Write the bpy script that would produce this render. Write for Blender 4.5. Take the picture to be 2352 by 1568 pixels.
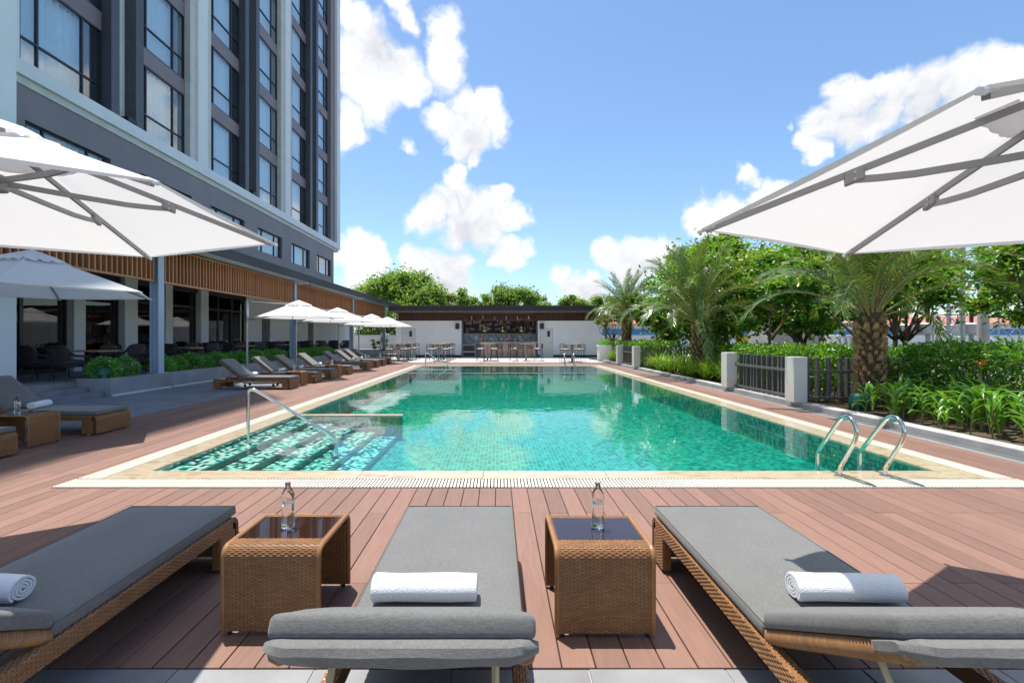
import bpy, bmesh, math, random
import numpy as np
from mathutils import Vector, Matrix
R = math.radians
PI = math.pi
for o in list(bpy.data.objects):
    bpy.data.objects.remove(o)
S = bpy.context.scene
COL = S.collection
rng = random.Random(7)
nrg = np.random.default_rng(11)

# ------------------------------------------------------------------ camera
HC, FPX, VPX, VPY = 1.45, 1160.0, 1142.0, 774.5     # eye height, focal length and vanishing point measured on the photograph
cam = bpy.data.cameras.new('camera')
camo = bpy.data.objects.new('camera', cam)
COL.objects.link(camo)
camo.location = (0, 0, HC)
camo.rotation_euler = (R(90), 0, 0)
cam.sensor_width = 36
cam.lens = 36 * FPX / 2352
cam.shift_x = (1176 - VPX) / 2352
cam.shift_y = -(784 - VPY) / 2352
cam.clip_start = 0.05
cam.clip_end = 3000
S.camera = camo

# ------------------------------------------------------------------ light, sky
SUN = Vector((-0.17, 0.215, 1.0)).normalized()         # towards the sun
sl = bpy.data.lights.new('sun', 'SUN')
sl.energy = 3.1
sl.angle = R(0.53)
sl.color = (1.0, 0.955, 0.88)
so = bpy.data.objects.new('sun', sl)
COL.objects.link(so)
so.location = (-20, 28, 100)
so.rotation_euler = (-SUN).to_track_quat('-Z', 'Y').to_euler()

W = bpy.data.worlds.new('World')
S.world = W
W.use_nodes = True
wt = W.node_tree
wt.nodes.clear()
def wn(t, **k):
    n = wt.nodes.new(t)
    for a, b in k.items():
        setattr(n, a, b)
    return n
def wl(a, b):
    wt.links.new(a, b)
def wmath(op, a, b=None, clamp=False):
    n = wn('ShaderNodeMath', operation=op, use_clamp=clamp)
    for i, v in enumerate((a, b)):
        if v is None:
            continue
        if isinstance(v, (int, float)):
            n.inputs[i].default_value = v
        else:
            wl(v, n.inputs[i])
    return n.outputs[0]
def wvec(op, a, b=None, scale=None):
    n = wn('ShaderNodeVectorMath', operation=op)
    for i, v in enumerate((a, b)):
        if v is None:
            continue
        if isinstance(v, (tuple, Vector)):
            n.inputs[i].default_value = v
        else:
            wl(v, n.inputs[i])
    if scale is not None:
        n.inputs['Scale'].default_value = scale
    return n.outputs['Value' if op in ('DISTANCE', 'DOT_PRODUCT', 'LENGTH') else 'Vector']
sky = wn('ShaderNodeTexSky', sky_type='NISHITA')
sky.sun_disc = False
sky.sun_elevation = math.asin(SUN.z)
sky.sun_rotation = math.atan2(SUN.x, SUN.y)
sky.air_density = 1.0
sky.dust_density = 0.6
sky.ozone_density = 2.0
tc = wn('ShaderNodeTexCoord')
DIR = tc.outputs['Generated']
def wnoise(vec, scale, detail, rough=0.55, color=False):
    n = wn('ShaderNodeTexNoise')
    n.inputs['Scale'].default_value = scale
    n.inputs['Detail'].default_value = detail
    n.inputs['Roughness'].default_value = rough
    wl(vec, n.inputs['Vector'])
    return n.outputs['Color' if color else 'Fac']
warp = wvec('SCALE', wvec('SUBTRACT', wnoise(DIR, 8.0, 4, 0.6, color=True), (.5, .5, .5)), scale=0.10)
DW = wvec('ADD', DIR, warp)
# the clouds of the photograph as soft blobs at infinity: (column, row, radius) of the sky in view
A8 = [(170,80,85),(240,210,120),(180,340,140),(345,310,120),(410,400,100),(260,490,120),(150,610,95),
      (400,20,60),(455,95,50),(605,130,75),(590,240,90),(590,350,90),
      (690,510,75),(775,520,75),(600,580,80),(705,600,110),(825,585,70),(430,690,42),(660,690,70),(740,725,45),
      (675,805,48),(650,880,80),(585,960,85),(710,970,110),(820,1000,90),(510,1035,80),(650,1060,100),(780,1060,100),(900,1025,70),(870,930,38),
      (880,1180,70),(820,1195,40),(945,1172,40),
      (190,1115,65),(255,1150,65),(150,1210,100),(220,1300,120),
      (470,1220,65),(560,1240,70),(655,1235,65),(600,1300,120),(450,1300,90),(560,1400,130),
      (1140,1315,55),(1190,1360,75),(1290,1345,60),(1260,1410,100),
      (1400,1200,75),(1500,1165,80),(1570,1135,60),(1590,1210,90),(1470,1250,90)]
A7 = [(960,380,85),(1010,490,130),(1150,390,95),(1310,420,130),(1510,400,140),(1720,360,150),(1930,320,150),(2130,270,150),
      (850,610,115),(1030,670,140),(730,720,75),(1230,570,160),(660,580,38),(770,800,75),(1500,550,150),
      (330,960,75),(390,1005,50),(500,1090,90),(390,1140,90),(240,1205,100),(90,1275,120)]
BASES = [(735 + 700*.488, 1075*.488, 150*.488), (735 + 600*.488, 1330*.488, 150*.488), (735 + 270*.488, 260*.488, 110*.488), (1592.5 + 1050*.3516, 61.25 + 640*.3516, 190*.3516),
         (1592.5 + 1500*.3516, 61.25 + 560*.3516, 220*.3516), (735 + 1250*.488, 1430*.488, 120*.488), (735 + 1560*.488, 1270*.488, 120*.488), (735 + 720*.488, 640*.488, 90*.488)]
BL = [(735 + c * .488, r * .488, q * .488) for c, r, q in A8] + [(1592.5 + c * .3516, 61.25 + r * .3516, q * .3516) for c, r, q in A7]
def blobs(lst, vec, reach):
    field = None
    for x, y, q in lst:
        d = Vector(((x - VPX) / FPX, 1.0, (VPY - y) / FPX))
        L = d.length
        d.normalize()
        rad = q / FPX / L
        n = wn('ShaderNodeMath', operation='MULTIPLY_ADD')
        wl(wvec('DISTANCE', vec, d), n.inputs[0])
        n.inputs[1].default_value = -1 / (rad * reach)
        n.inputs[2].default_value = 1.0
        field = n.outputs[0] if field is None else wmath('MAXIMUM', field, n.outputs[0])
    return wmath('MAXIMUM', field, 0.0)
field = blobs(BL, DW, 1.60)
n1 = wnoise(DW, 20.0, 8, 0.60)
n2 = wnoise(wvec('ADD', DW, (SUN.x * .012, SUN.y * .012, SUN.z * .018)), 20.0, 5, 0.56)
# scattered fair-weather cumulus for the rest of the dome
gen = wnoise(wvec('MULTIPLY', DIR, (1, 1, 1.7)), 3.1, 5, 0.58)
genm = wn('ShaderNodeMapRange')
wl(gen, genm.inputs['Value'])
genm.inputs['From Min'].default_value = 0.48
genm.inputs['From Max'].default_value = 0.70
sep = wn('ShaderNodeSeparateXYZ')
wl(DIR, sep.inputs[0])
away = wn('ShaderNodeMapRange', interpolation_type='SMOOTHSTEP')
wl(sep.outputs['Y'], away.inputs['Value'])
away.inputs['From Min'].default_value = 0.62
away.inputs['From Max'].default_value = 0.40
allf = wmath('MAXIMUM', field, wmath('MULTIPLY', genm.outputs[0], away.outputs[0]))
dens = wmath('ADD', allf, wmath('MULTIPLY', wmath('SUBTRACT', n1, 0.5), .95))
al = wn('ShaderNodeMapRange', interpolation_type='SMOOTHSTEP')
wl(dens, al.inputs['Value'])
al.inputs['From Min'].default_value = 0.15
al.inputs['From Max'].default_value = 0.66
gate = wn('ShaderNodeMapRange', interpolation_type='SMOOTHSTEP')
wl(allf, gate.inputs['Value'])
gate.inputs['From Min'].default_value = 0.0
gate.inputs['From Max'].default_value = 0.30
alpha = wmath('MULTIPLY', al.outputs[0], gate.outputs[0])
# lit crowns, greyer undersides: relief of the same noise towards the sun
rel = wmath('ADD', 0.80, wmath('MULTIPLY', wmath('SUBTRACT', n1, n2), 1.15))
rel = wmath('SUBTRACT', rel, wmath('MULTIPLY', blobs(BASES, DW, 1.9), 0.62), clamp=True)
cr = wn('ShaderNodeValToRGB')
wl(rel, cr.inputs[0])
cr.color_ramp.elements[0].position = 0.1
cr.color_ramp.elements[0].color = (2.2, 2.26, 2.42, 1)
cr.color_ramp.elements[1].position = 0.8
cr.color_ramp.elements[1].color = (3.3, 3.32, 3.35, 1)
skc = wn('ShaderNodeMix', data_type='RGBA', blend_type='MULTIPLY')
skc.inputs['Factor'].default_value = 1
wl(sky.outputs[0], skc.inputs['A'])
skc.inputs['B'].default_value = (0.47, 0.535, 0.575, 1)
mx = wn('ShaderNodeMix', data_type='RGBA')
wl(alpha, mx.inputs['Factor'])
wl(skc.outputs['Result'], mx.inputs['A'])
wl(cr.outputs[0], mx.inputs['B'])
bg = wn('ShaderNodeBackground')
bg.inputs['Strength'].default_value = 0.15
wl(mx.outputs['Result'], bg.inputs['Color'])
wo = wn('ShaderNodeOutputWorld')
wl(bg.outputs[0], wo.inputs['Surface'])
W.cycles.sampling_method = 'MANUAL'
W.cycles.sample_map_resolution = 512

S.view_settings.view_transform = 'Standard'
S.view_settings.look = 'None'
S.view_settings.exposure = 1.2
S.view_settings.gamma = 1
S.view_settings.use_curve_mapping = False
try:
    S.cycles.use_denoising = True
    S.cycles.max_bounces = 8
    S.cycles.diffuse_bounces = 3
    S.cycles.glossy_bounces = 4
    S.cycles.transmission_bounces = 6
    S.cycles.transparent_max_bounces = 12
    S.cycles.caustics_reflective = False
    S.cycles.caustics_refractive = False
    S.cycles.sample_clamp_indirect = 6
except Exception:
    pass

# ------------------------------------------------------------------ materials
def newmat(name):
    m = bpy.data.materials.new(name)
    m.use_nodes = True
    return m, m.node_tree, m.node_tree.nodes['Principled BSDF']
def nd(t, typ, **k):
    n = t.nodes.new(typ)
    for a, b in k.items():
        setattr(n, a, b)
    return n
def mixcol(t, fac, a, b, blend='MIX'):
    n = nd(t, 'ShaderNodeMix', data_type='RGBA', blend_type=blend)
    for s, v in (('Factor', fac), ('A', a), ('B', b)):
        if hasattr(v, 'is_linked') or hasattr(v, 'links'):
            t.links.new(v, n.inputs[s])
        elif isinstance(v, (int, float)):
            n.inputs[s].default_value = v
        else:
            n.inputs[s].default_value = (*v[:3], 1)
    return n.outputs['Result']
def tnoise(t, scale, detail=3, vec=None, dist=0.0):
    n = nd(t, 'ShaderNodeTexNoise')
    n.inputs['Scale'].default_value = scale
    n.inputs['Detail'].default_value = detail
    n.inputs['Distortion'].default_value = dist
    if vec is not None:
        t.links.new(vec, n.inputs['Vector'])
    return n.outputs['Fac']
def ramp(t, fac, *stops):
    n = nd(t, 'ShaderNodeValToRGB')
    t.links.new(fac, n.inputs[0])
    e = n.color_ramp.elements
    while len(e) < len(stops):
        e.new(0.5)
    for i, (p, c) in enumerate(stops):
        e[i].position = p
        e[i].color = (*c[:3], 1) if not isinstance(c, (int, float)) else (c, c, c, 1)
    return n.outputs[0]
def pos(t, which='Object'):
    return nd(t, 'ShaderNodeTexCoord').outputs[which]
def geo(t, which):
    return nd(t, 'ShaderNodeNewGeometry').outputs[which]
def mapping(t, vec, scale=(1, 1, 1), rot=(0, 0, 0)):
    n = nd(t, 'ShaderNodeMapping')
    t.links.new(vec, n.inputs[0])
    n.inputs['Scale'].default_value = scale
    n.inputs['Rotation'].default_value = rot
    return n.outputs[0]
def bump(t, b, h, strength=0.3, dist=0.01):
    n = nd(t, 'ShaderNodeBump')
    n.inputs['Strength'].default_value = strength
    n.inputs['Distance'].default_value = dist
    t.links.new(h, n.inputs['Height'])
    t.links.new(n.outputs[0], b.inputs['Normal'])
MT = {}
def M(name, col, rough=0.5, metal=0.0, spec=0.5, var=0.12, scale=6.0, bmp=0.0, bscale=60.0, island=0.0, vec='Object', coat=0.0, stretch=None):
    m, t, b = newmat(name)
    c = col
    lo = tuple(x * (1 - var) for x in col)
    hi = tuple(min(1, x * (1 + var)) for x in col)
    v = pos(t, vec) if vec != 'Position' else geo(t, 'Position')
    if stretch:
        v = mapping(t, v, stretch)
    f = tnoise(t, scale, 4, v)
    out = ramp(t, f, (.3, lo), (.7, hi))
    if island:
        r = geo(t, 'Random Per Island')
        oi = nd(t, 'ShaderNodeObjectInfo').outputs['Random']
        ad = nd(t, 'ShaderNodeMath', operation='ADD')
        t.links.new(r, ad.inputs[0]); t.links.new(oi, ad.inputs[1])
        fr = nd(t, 'ShaderNodeMath', operation='FRACT')
        t.links.new(ad.outputs[0], fr.inputs[0])
        g = ramp(t, fr.outputs[0], (0, 1 - island), (1, 1 + island))
        out = mixcol(t, 1.0, out, g, 'MULTIPLY')
    t.links.new(out, b.inputs['Base Color'])
    b.inputs['Roughness'].default_value = rough
    b.inputs['Metallic'].default_value = metal
    b.inputs['Specular IOR Level'].default_value = spec
    b.inputs['Coat Weight'].default_value = coat
    b.inputs['Coat Roughness'].default_value = 0.08
    if bmp:
        bump(t, b, tnoise(t, bscale, 3, v), bmp, 0.004)
    MT[name] = m
    return m

M('white_paint', (.84, .84, .84), .55, var=.04, scale=1.2, bmp=.05, bscale=40)
M('tower_white', (.74, .79, .82), .5, var=.05, scale=.6, bmp=.05, bscale=20)
M('tower_dark', (.225, .20, .218), .5, var=.10, scale=.5)
M('fin_dark', (.07, .078, .095), .4, var=.1, scale=2)
M('stone_trim', (.60, .61, .60), .6, var=.08, scale=2)
M('frame_dark', (.02, .021, .026), .35, var=.1)
M('fascia_grey', (.075, .074, .082), .75, spec=.2, var=.12, scale=.8, stretch=(1, .3, 1))
M('fascia_black', (.022, .021, .024), .5, var=.1)
M('soffit_blue', (.50, .62, .70), .45, var=.05, scale=1)
M('column_steel', (.42, .52, .64), .42, var=.05, scale=1)
M('slat_wood', (.48, .205, .085), .5, var=.22, scale=5, island=.18, stretch=(3, 3, .5))
M('slat_wood_dark', (.20, .082, .042), .55, var=.2, scale=5, island=.15)
M('slat_backing', (.06, .018, .012), .6, var=.2)
M('plank_wood', (.215, .117, .085), .62, var=.10, scale=7, bmp=.14, bscale=90, island=.15, vec='Position', stretch=(6, .5, 1))
M('deck_base', (.02, .012, .011), .9)
M('grating_white', (.66, .62, .52), .5, var=.05, island=.06)
M('grating_trough', (.12, .09, .055), .8)
M('slab_grey', (.235, .235, .24), .6, var=.16, scale=3, bmp=.12, bscale=80, island=.12, vec='Position')
M('slab_blue', (.185, .20, .23), .5, var=.16, scale=2.5, bmp=.1, bscale=60, island=.10, vec='Position')
M('slab_light', (.50, .49, .47), .6, var=.1, scale=2.5, bmp=.1, bscale=60, island=.08, vec='Position')
M('grout', (.33, .33, .32), .85)
M('planter_stone', (.27, .29, .315), .55, var=.18, scale=1.6, bmp=.1, bscale=50)
M('kerb_stone', (.40, .40, .395), .65, var=.18, scale=3, bmp=.2, bscale=70)
M('soil', (.085, .055, .032), .95, var=.4, scale=30, bmp=.8, bscale=60)
M('gravel', (.25, .245, .23), .9, var=.5, scale=70, bmp=.9, bscale=70)
M('ground_mat', (.20, .19, .165), .9, var=.2, scale=.4, bmp=.3, bscale=6)
M('rattan', (.295, .142, .054), .38, var=.12, scale=8, island=.16, spec=.5)
M('rattan_core', (.12, .055, .020), .6)
M('cream_metal', (.62, .50, .28), .4, var=.05)
M('steel', (.72, .70, .66), .13, metal=1.0, var=.02)
M('alu', (.42, .43, .44), .35, metal=.75, var=.04)
M('alu_grey', (.27, .27, .275), .42, metal=.35, var=.05)
M('towel', (.86, .87, .89), .95, var=.03, scale=60, bmp=.9, bscale=260)
M('rope_black', (.022, .022, .024), .6, var=.2)
M('chair_cushion', (.085, .085, .09), .85, var=.15, scale=8)
M('stool_pad', (.52, .49, .42), .85, var=.35, scale=35)
M('table_wood', (.52, .27, .115), .4, var=.25, scale=5, stretch=(1, 7, 1))
M('speaker_green', (.018, .12, .085), .45, var=.15)
M('black_plastic', (.02, .02, .022), .45)
M('door_grey', (.115, .115, .11), .45, var=.06)
M('door_white', (.70, .69, .66), .45, var=.04)
M('counter_panel', (.58, .40, .31), .5, var=.12, scale=2, stretch=(6, 6, .4))
M('counter_top', (.72, .71, .69), .3)
M('chalkboard', (.05, .03, .034), .7, var=.3)
M('chalk', (.95, .92, .85), .9, var=.2, scale=50)
M('herring_tile', (.30, .34, .38), .2, var=.25, island=.75, coat=.3)
M('grout_white', (.62, .63, .63), .8)
M('brass', (.75, .50, .16), .2, metal=1.0)
M('shelf_wood', (.42, .22, .10), .5, var=.2)
M('flamingo', (.85, .28, .16), .5)
M('bottle_dark', (.10, .05, .02), .12, coat=.5, island=.6)
M('glassware', (.62, .64, .66), .08, metal=.35, coat=.6)
M('cap_purple', (.28, .24, .28), .5)
M('label_print', (.55, .04, .05), .6)
M('label_pale', (.82, .78, .62), .6)
M('label_teal', (.25, .62, .58), .6)
M('fence_grey', (.115, .115, .115), .5, var=.1)
M('post_white', (.70, .69, .66), .6, var=.06, scale=1.5, bmp=.08, bscale=30)
M('bark', (.16, .115, .075), .9, var=.35, scale=14, bmp=.6, bscale=40, stretch=(1, 1, .35))
M('palm_bark', (.10, .066, .042), .95, var=.4, scale=22, bmp=.9, bscale=60)
M('leaf_stub', (.34, .205, .095), .85, var=.45, scale=12, bmp=.5, bscale=90, island=.45)
M('petiole', (.30, .27, .10), .7, var=.2)
M('orange_flower', (.85, .22, .03), .6)
M('white_flower', (.8, .78, .8), .7)
M('concrete', (.42, .40, .375), .85, var=.15, scale=.8, bmp=.1, bscale=12)
M('blue_paint', (.06, .25, .58), .5)
M('yellow_paint', (.72, .50, .03), .5)
M('roof_red', (.48, .17, .11), .7)
M('transformer', (.55, .57, .58), .45, var=.08)
M('insulator', (.085, .022, .018), .25, coat=.4)
M('galvanised', (.40, .42, .45), .5, metal=.4)
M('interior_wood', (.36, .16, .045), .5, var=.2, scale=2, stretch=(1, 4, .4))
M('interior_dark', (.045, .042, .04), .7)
M('sign_green', (.02, .30, .14), .5)
M('curtain', (.84, .87, .90), .85, var=.04)
M('flat_white', (.85, .85, .85), .8, var=.02)

def fabric(name, col, tr=0.0):
    m, t, b = newmat(name)
    v = pos(t)
    w1 = tnoise(t, 1.0, 2, mapping(t, v, (700, 60, 200)))
    w2 = tnoise(t, 1.0, 2, mapping(t, v, (60, 700, 200)))
    w = mixcol(t, .5, w1, w2)
    c = ramp(t, w, (.36, tuple(x * .72 for x in col)), (.64, tuple(min(1, x * 1.28) for x in col)))
    big = ramp(t, tnoise(t, 3.0, 3, v), (.3, .93), (.7, 1.05))
    c = mixcol(t, 1.0, c, big, 'MULTIPLY')
    t.links.new(c, b.inputs['Base Color'])
    b.inputs['Roughness'].default_value = .9
    b.inputs['Sheen Weight'].default_value = .25
    b.inputs['Specular IOR Level'].default_value = .2
    bump(t, b, w, .25, .002)
    MT[name] = m
fabric('cushion_grey', (.150, .148, .142))

def canopy_mat():
    m, t, b = newmat('canopy')
    out = t.nodes['Material Output']
    v = pos(t)
    c = ramp(t, tnoise(t, 2.5, 4, v), (.3, (.80, .80, .81)), (.7, (.86, .86, .86)))
    t.links.new(c, b.inputs['Base Color'])
    b.inputs['Roughness'].default_value = .85
    b.inputs['Specular IOR Level'].default_value = .2
    bump(t, b, tnoise(t, 4.0, 4, v, .6), .5, .035)
    tr = nd(t, 'ShaderNodeBsdfTranslucent')
    tr.inputs['Color'].default_value = (.80, .79, .80, 1)
    mixn = nd(t, 'ShaderNodeMixShader')
    mixn.inputs[0].default_value = .36
    t.links.new(b.outputs[0], mixn.inputs[1])
    t.links.new(tr.outputs[0], mixn.inputs[2])
    t.links.new(mixn.outputs[0], out.inputs['Surface'])
    MT['canopy'] = m
canopy_mat()

def leafmat(name, lo, hi, tip=None, rough=.38, trans=.32, spec=.5):
    m, t, b = newmat(name)
    out = t.nodes['Material Output']
    r = geo(t, 'Random Per Island')
    st = [(0.0, lo), (.75, hi)]
    st.append((1.0, tip if tip else hi))
    c = ramp(t, r, *st)
    n = ramp(t, tnoise(t, 1.3, 2, geo(t, 'Position')), (.3, .78), (.7, 1.2))
    c = mixcol(t, 1.0, c, n, 'MULTIPLY')
    t.links.new(c, b.inputs['Base Color'])
    b.inputs['Roughness'].default_value = rough
    b.inputs['Specular IOR Level'].default_value = spec
    tr = nd(t, 'ShaderNodeBsdfTranslucent')
    yc = mixcol(t, 1.0, c, (1.5, 1.45, .55), 'MULTIPLY')
    t.links.new(yc, tr.inputs['Color'])
    mixn = nd(t, 'ShaderNodeMixShader')
    mixn.inputs[0].default_value = trans
    t.links.new(b.outputs[0], mixn.inputs[1])
    t.links.new(tr.outputs[0], mixn.inputs[2])
    t.links.new(mixn.outputs[0], out.inputs['Surface'])
    MT[name] = m
leafmat('leaf_tree', (.062, .18, .026), (.165, .36, .045), (.36, .30, .05), trans=.40)
leafmat('leaf_far', (.095, .19, .040), (.22, .35, .075), (.28, .40, .09), rough=.5, trans=.40)
leafmat('leaf_hedge', (.040, .14, .018), (.13, .31, .03), (.30, .46, .05), rough=.3)
leafmat('leaf_bush', (.07, .25, .05), (.17, .44, .075), (.24, .50, .10), rough=.4)
leafmat('leaf_palm', (.075, .145, .035), (.155, .245, .058), (.34, .33, .12), rough=.3, trans=.26, spec=.6)
leafmat('leaf_strap', (.085, .21, .022), (.23, .40, .04), (.45, .48, .09), rough=.35)
leafmat('leaf_ginger', (.055, .19, .022), (.15, .34, .035), (.42, .48, .07), rough=.28)
leafmat('leaf_plumeria', (.08, .15, .04), (.17, .25, .07), (.26, .28, .07))

def marble():
    m, t, b = newmat('marble')
    v = geo(t, 'Position')
    r = nd(t, 'ShaderNodeObjectInfo').outputs['Random']
    sh = nd(t, 'ShaderNodeVectorMath', operation='SCALE')
    cmb = nd(t, 'ShaderNodeCombineXYZ')
    t.links.new(r, cmb.inputs[0]); t.links.new(r, cmb.inputs[1]); t.links.new(r, cmb.inputs[2])
    t.links.new(cmb.outputs[0], sh.inputs[0]); sh.inputs['Scale'].default_value = 9
    ad = nd(t, 'ShaderNodeVectorMath', operation='ADD')
    t.links.new(v, ad.inputs[0]); t.links.new(sh.outputs[0], ad.inputs[1])
    vv = mapping(t, ad.outputs[0], (1.6, 5.0, 1), (0, 0, R(55)))
    f = tnoise(t, 1.9, 7, vv, 1.4)
    c = ramp(t, f, (.28, (.33, .23, .13)), (.42, (.48, .38, .25)), (.55, (.56, .47, .33)), (.72, (.40, .30, .18)))
    vein = ramp(t, tnoise(t, 2.6, 6, vv, 2.5), (.485, 1.0), (.50, .62), (.515, 1.0))
    c = mixcol(t, 1.0, c, vein, 'MULTIPLY')
    t.links.new(c, b.inputs['Base Color'])
    b.inputs['Roughness'].default_value = .32
    b.inputs['Coat Weight'].default_value = .55
    b.inputs['Coat Roughness'].default_value = .05
    b.inputs['Coat IOR'].default_value = 1.33
    MT['marble'] = m
marble()

def mosaic():
    m, t, b = newmat('mosaic')
    v = geo(t, 'Position')
    sn = nd(t, 'ShaderNodeVectorMath', operation='SNAP')
    t.links.new(v, sn.inputs[0])
    sn.inputs[1].default_value = (.06, .06, .06)
    w = nd(t, 'ShaderNodeTexWhiteNoise', noise_dimensions='3D')
    t.links.new(sn.outputs[0], w.inputs['Vector'])
    r = geo(t, 'Random Per Island')
    cs = ramp(t, r, (0.0, (.018, .20, .20)), (.24, (.03, .275, .255)), (.40, (.05, .38, .335)), (.62, (.065, .435, .375)), (.88, (.11, .50, .44)), (.985, (.22, .58, .52)))
    cs.node.color_ramp.interpolation = 'CONSTANT'
    t.links.new(cs, b.inputs['Base Color'])
    b.inputs['Roughness'].default_value = .25
    MT['mosaic'] = m
    m, t, b = newmat('mosaic_step')
    r = geo(t, 'Random Per Island')
    cs = ramp(t, r, (0.0, (.008, .03, .06)), (.22, (.02, .12, .15)), (.34, (.05, .42, .34)), (.50, (.35, .72, .60)), (.66, (.75, .85, .80)))
    cs.node.color_ramp.interpolation = 'CONSTANT'
    t.links.new(cs, b.inputs['Base Color'])
    b.inputs['Roughness'].default_value = .25
    MT['mosaic_step'] = m
    M('pool_grout', (.18, .45, .40), .8)
mosaic()

def water():
    m, t, b = newmat('water')
    out = t.nodes['Material Output']
    t.nodes.remove(b)
    v = geo(t, 'Position')
    h1 = tnoise(t, 2.6, 2, mapping(t, v, (1, .8, 1)))
    h2 = tnoise(t, 11.0, 2, mapping(t, v, (1, .7, 1)))
    ad = nd(t, 'ShaderNodeMath', operation='MULTIPLY_ADD')
    t.links.new(h2, ad.inputs[0]); ad.inputs[1].default_value = .22; t.links.new(h1, ad.inputs[2])
    bp = nd(t, 'ShaderNodeBump')
    bp.inputs['Strength'].default_value = .5
    bp.inputs['Distance'].default_value = .0048
    t.links.new(ad.outputs[0], bp.inputs['Height'])
    fr = nd(t, 'ShaderNodeFresnel')
    fr.inputs['IOR'].default_value = 1.29
    t.links.new(bp.outputs[0], fr.inputs['Normal'])
    gl = nd(t, 'ShaderNodeBsdfGlossy')
    gl.inputs['Roughness'].default_value = .02
    gl.inputs['Color'].default_value = (1, 1, 1, 1)
    t.links.new(bp.outputs[0], gl.inputs['Normal'])
    tr = nd(t, 'ShaderNodeBsdfTransparent')
    tr.inputs['Color'].default_value = (.95, 1, .98, 1)
    mixn = nd(t, 'ShaderNodeMixShader')
    t.links.new(fr.outputs[0], mixn.inputs[0])
    t.links.new(tr.outputs[0], mixn.inputs[1])
    t.links.new(gl.outputs[0], mixn.inputs[2])
    t.links.new(mixn.outputs[0], out.inputs['Surface'])
    va = nd(t, 'ShaderNodeVolumeAbsorption')
    va.inputs['Color'].default_value = (.06, .94, .86, 1)
    va.inputs['Density'].default_value = .56
    t.links.new(va.outputs[0], out.inputs['Volume'])
    MT['water'] = m
water()

def glass(name, tint, refl=1.0, ior=1.5, rough=0.0, extra=0.0):
    m, t, b = newmat(name)
    out = t.nodes['Material Output']
    t.nodes.remove(b)
    fr = nd(t, 'ShaderNodeFresnel')
    fr.inputs['IOR'].default_value = ior
    ad = nd(t, 'ShaderNodeMath', operation='ADD', use_clamp=True)
    t.links.new(fr.outputs[0], ad.inputs[0])
    ad.inputs[1].default_value = extra
    front = nd(t, 'ShaderNodeMath', operation='SUBTRACT')          # the pane's far face adds no second total reflection
    front.inputs[0].default_value = 1.0
    t.links.new(geo(t, 'Backfacing'), front.inputs[1])
    fm = nd(t, 'ShaderNodeMath', operation='MULTIPLY')
    t.links.new(ad.outputs[0], fm.inputs[0]); t.links.new(front.outputs[0], fm.inputs[1])
    gl = nd(t, 'ShaderNodeBsdfGlossy')
    gl.inputs['Roughness'].default_value = rough
    gl.inputs['Color'].default_value = (refl, refl, refl, 1)
    v = geo(t, 'Position')
    bp = nd(t, 'ShaderNodeBump')
    bp.inputs['Strength'].default_value = .03
    bp.inputs['Distance'].default_value = .05
    t.links.new(tnoise(t, .8, 2, v), bp.inputs['Height'])
    t.links.new(bp.outputs[0], gl.inputs['Normal'])
    tr = nd(t, 'ShaderNodeBsdfTransparent')
    tr.inputs['Color'].default_value = (*tint, 1)
    mixn = nd(t, 'ShaderNodeMixShader')
    t.links.new(fm.outputs[0], mixn.inputs[0])
    t.links.new(tr.outputs[0], mixn.inputs[1])
    t.links.new(gl.outputs[0], mixn.inputs[2])
    t.links.new(mixn.outputs[0], out.inputs['Surface'])
    MT[name] = m
glass('window_glass', (.88, .96, 1.0), 1.0, 1.5, 0, .16)
glass('shop_glass', (.55, .56, .57), .9, 1.5, 0, .03)
glass('table_glass', (.45, .37, .34), 1.0, 1.5, .01, .03)
def clear():
    m, t, b = newmat('bottle_glass')
    b.inputs['Base Color'].default_value = (.97, .99, 1, 1)
    b.inputs['Roughness'].default_value = 0
    b.inputs['IOR'].default_value = 1.38
    b.inputs['Transmission Weight'].default_value = 1
    MT['bottle_glass'] = m
clear()
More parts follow.
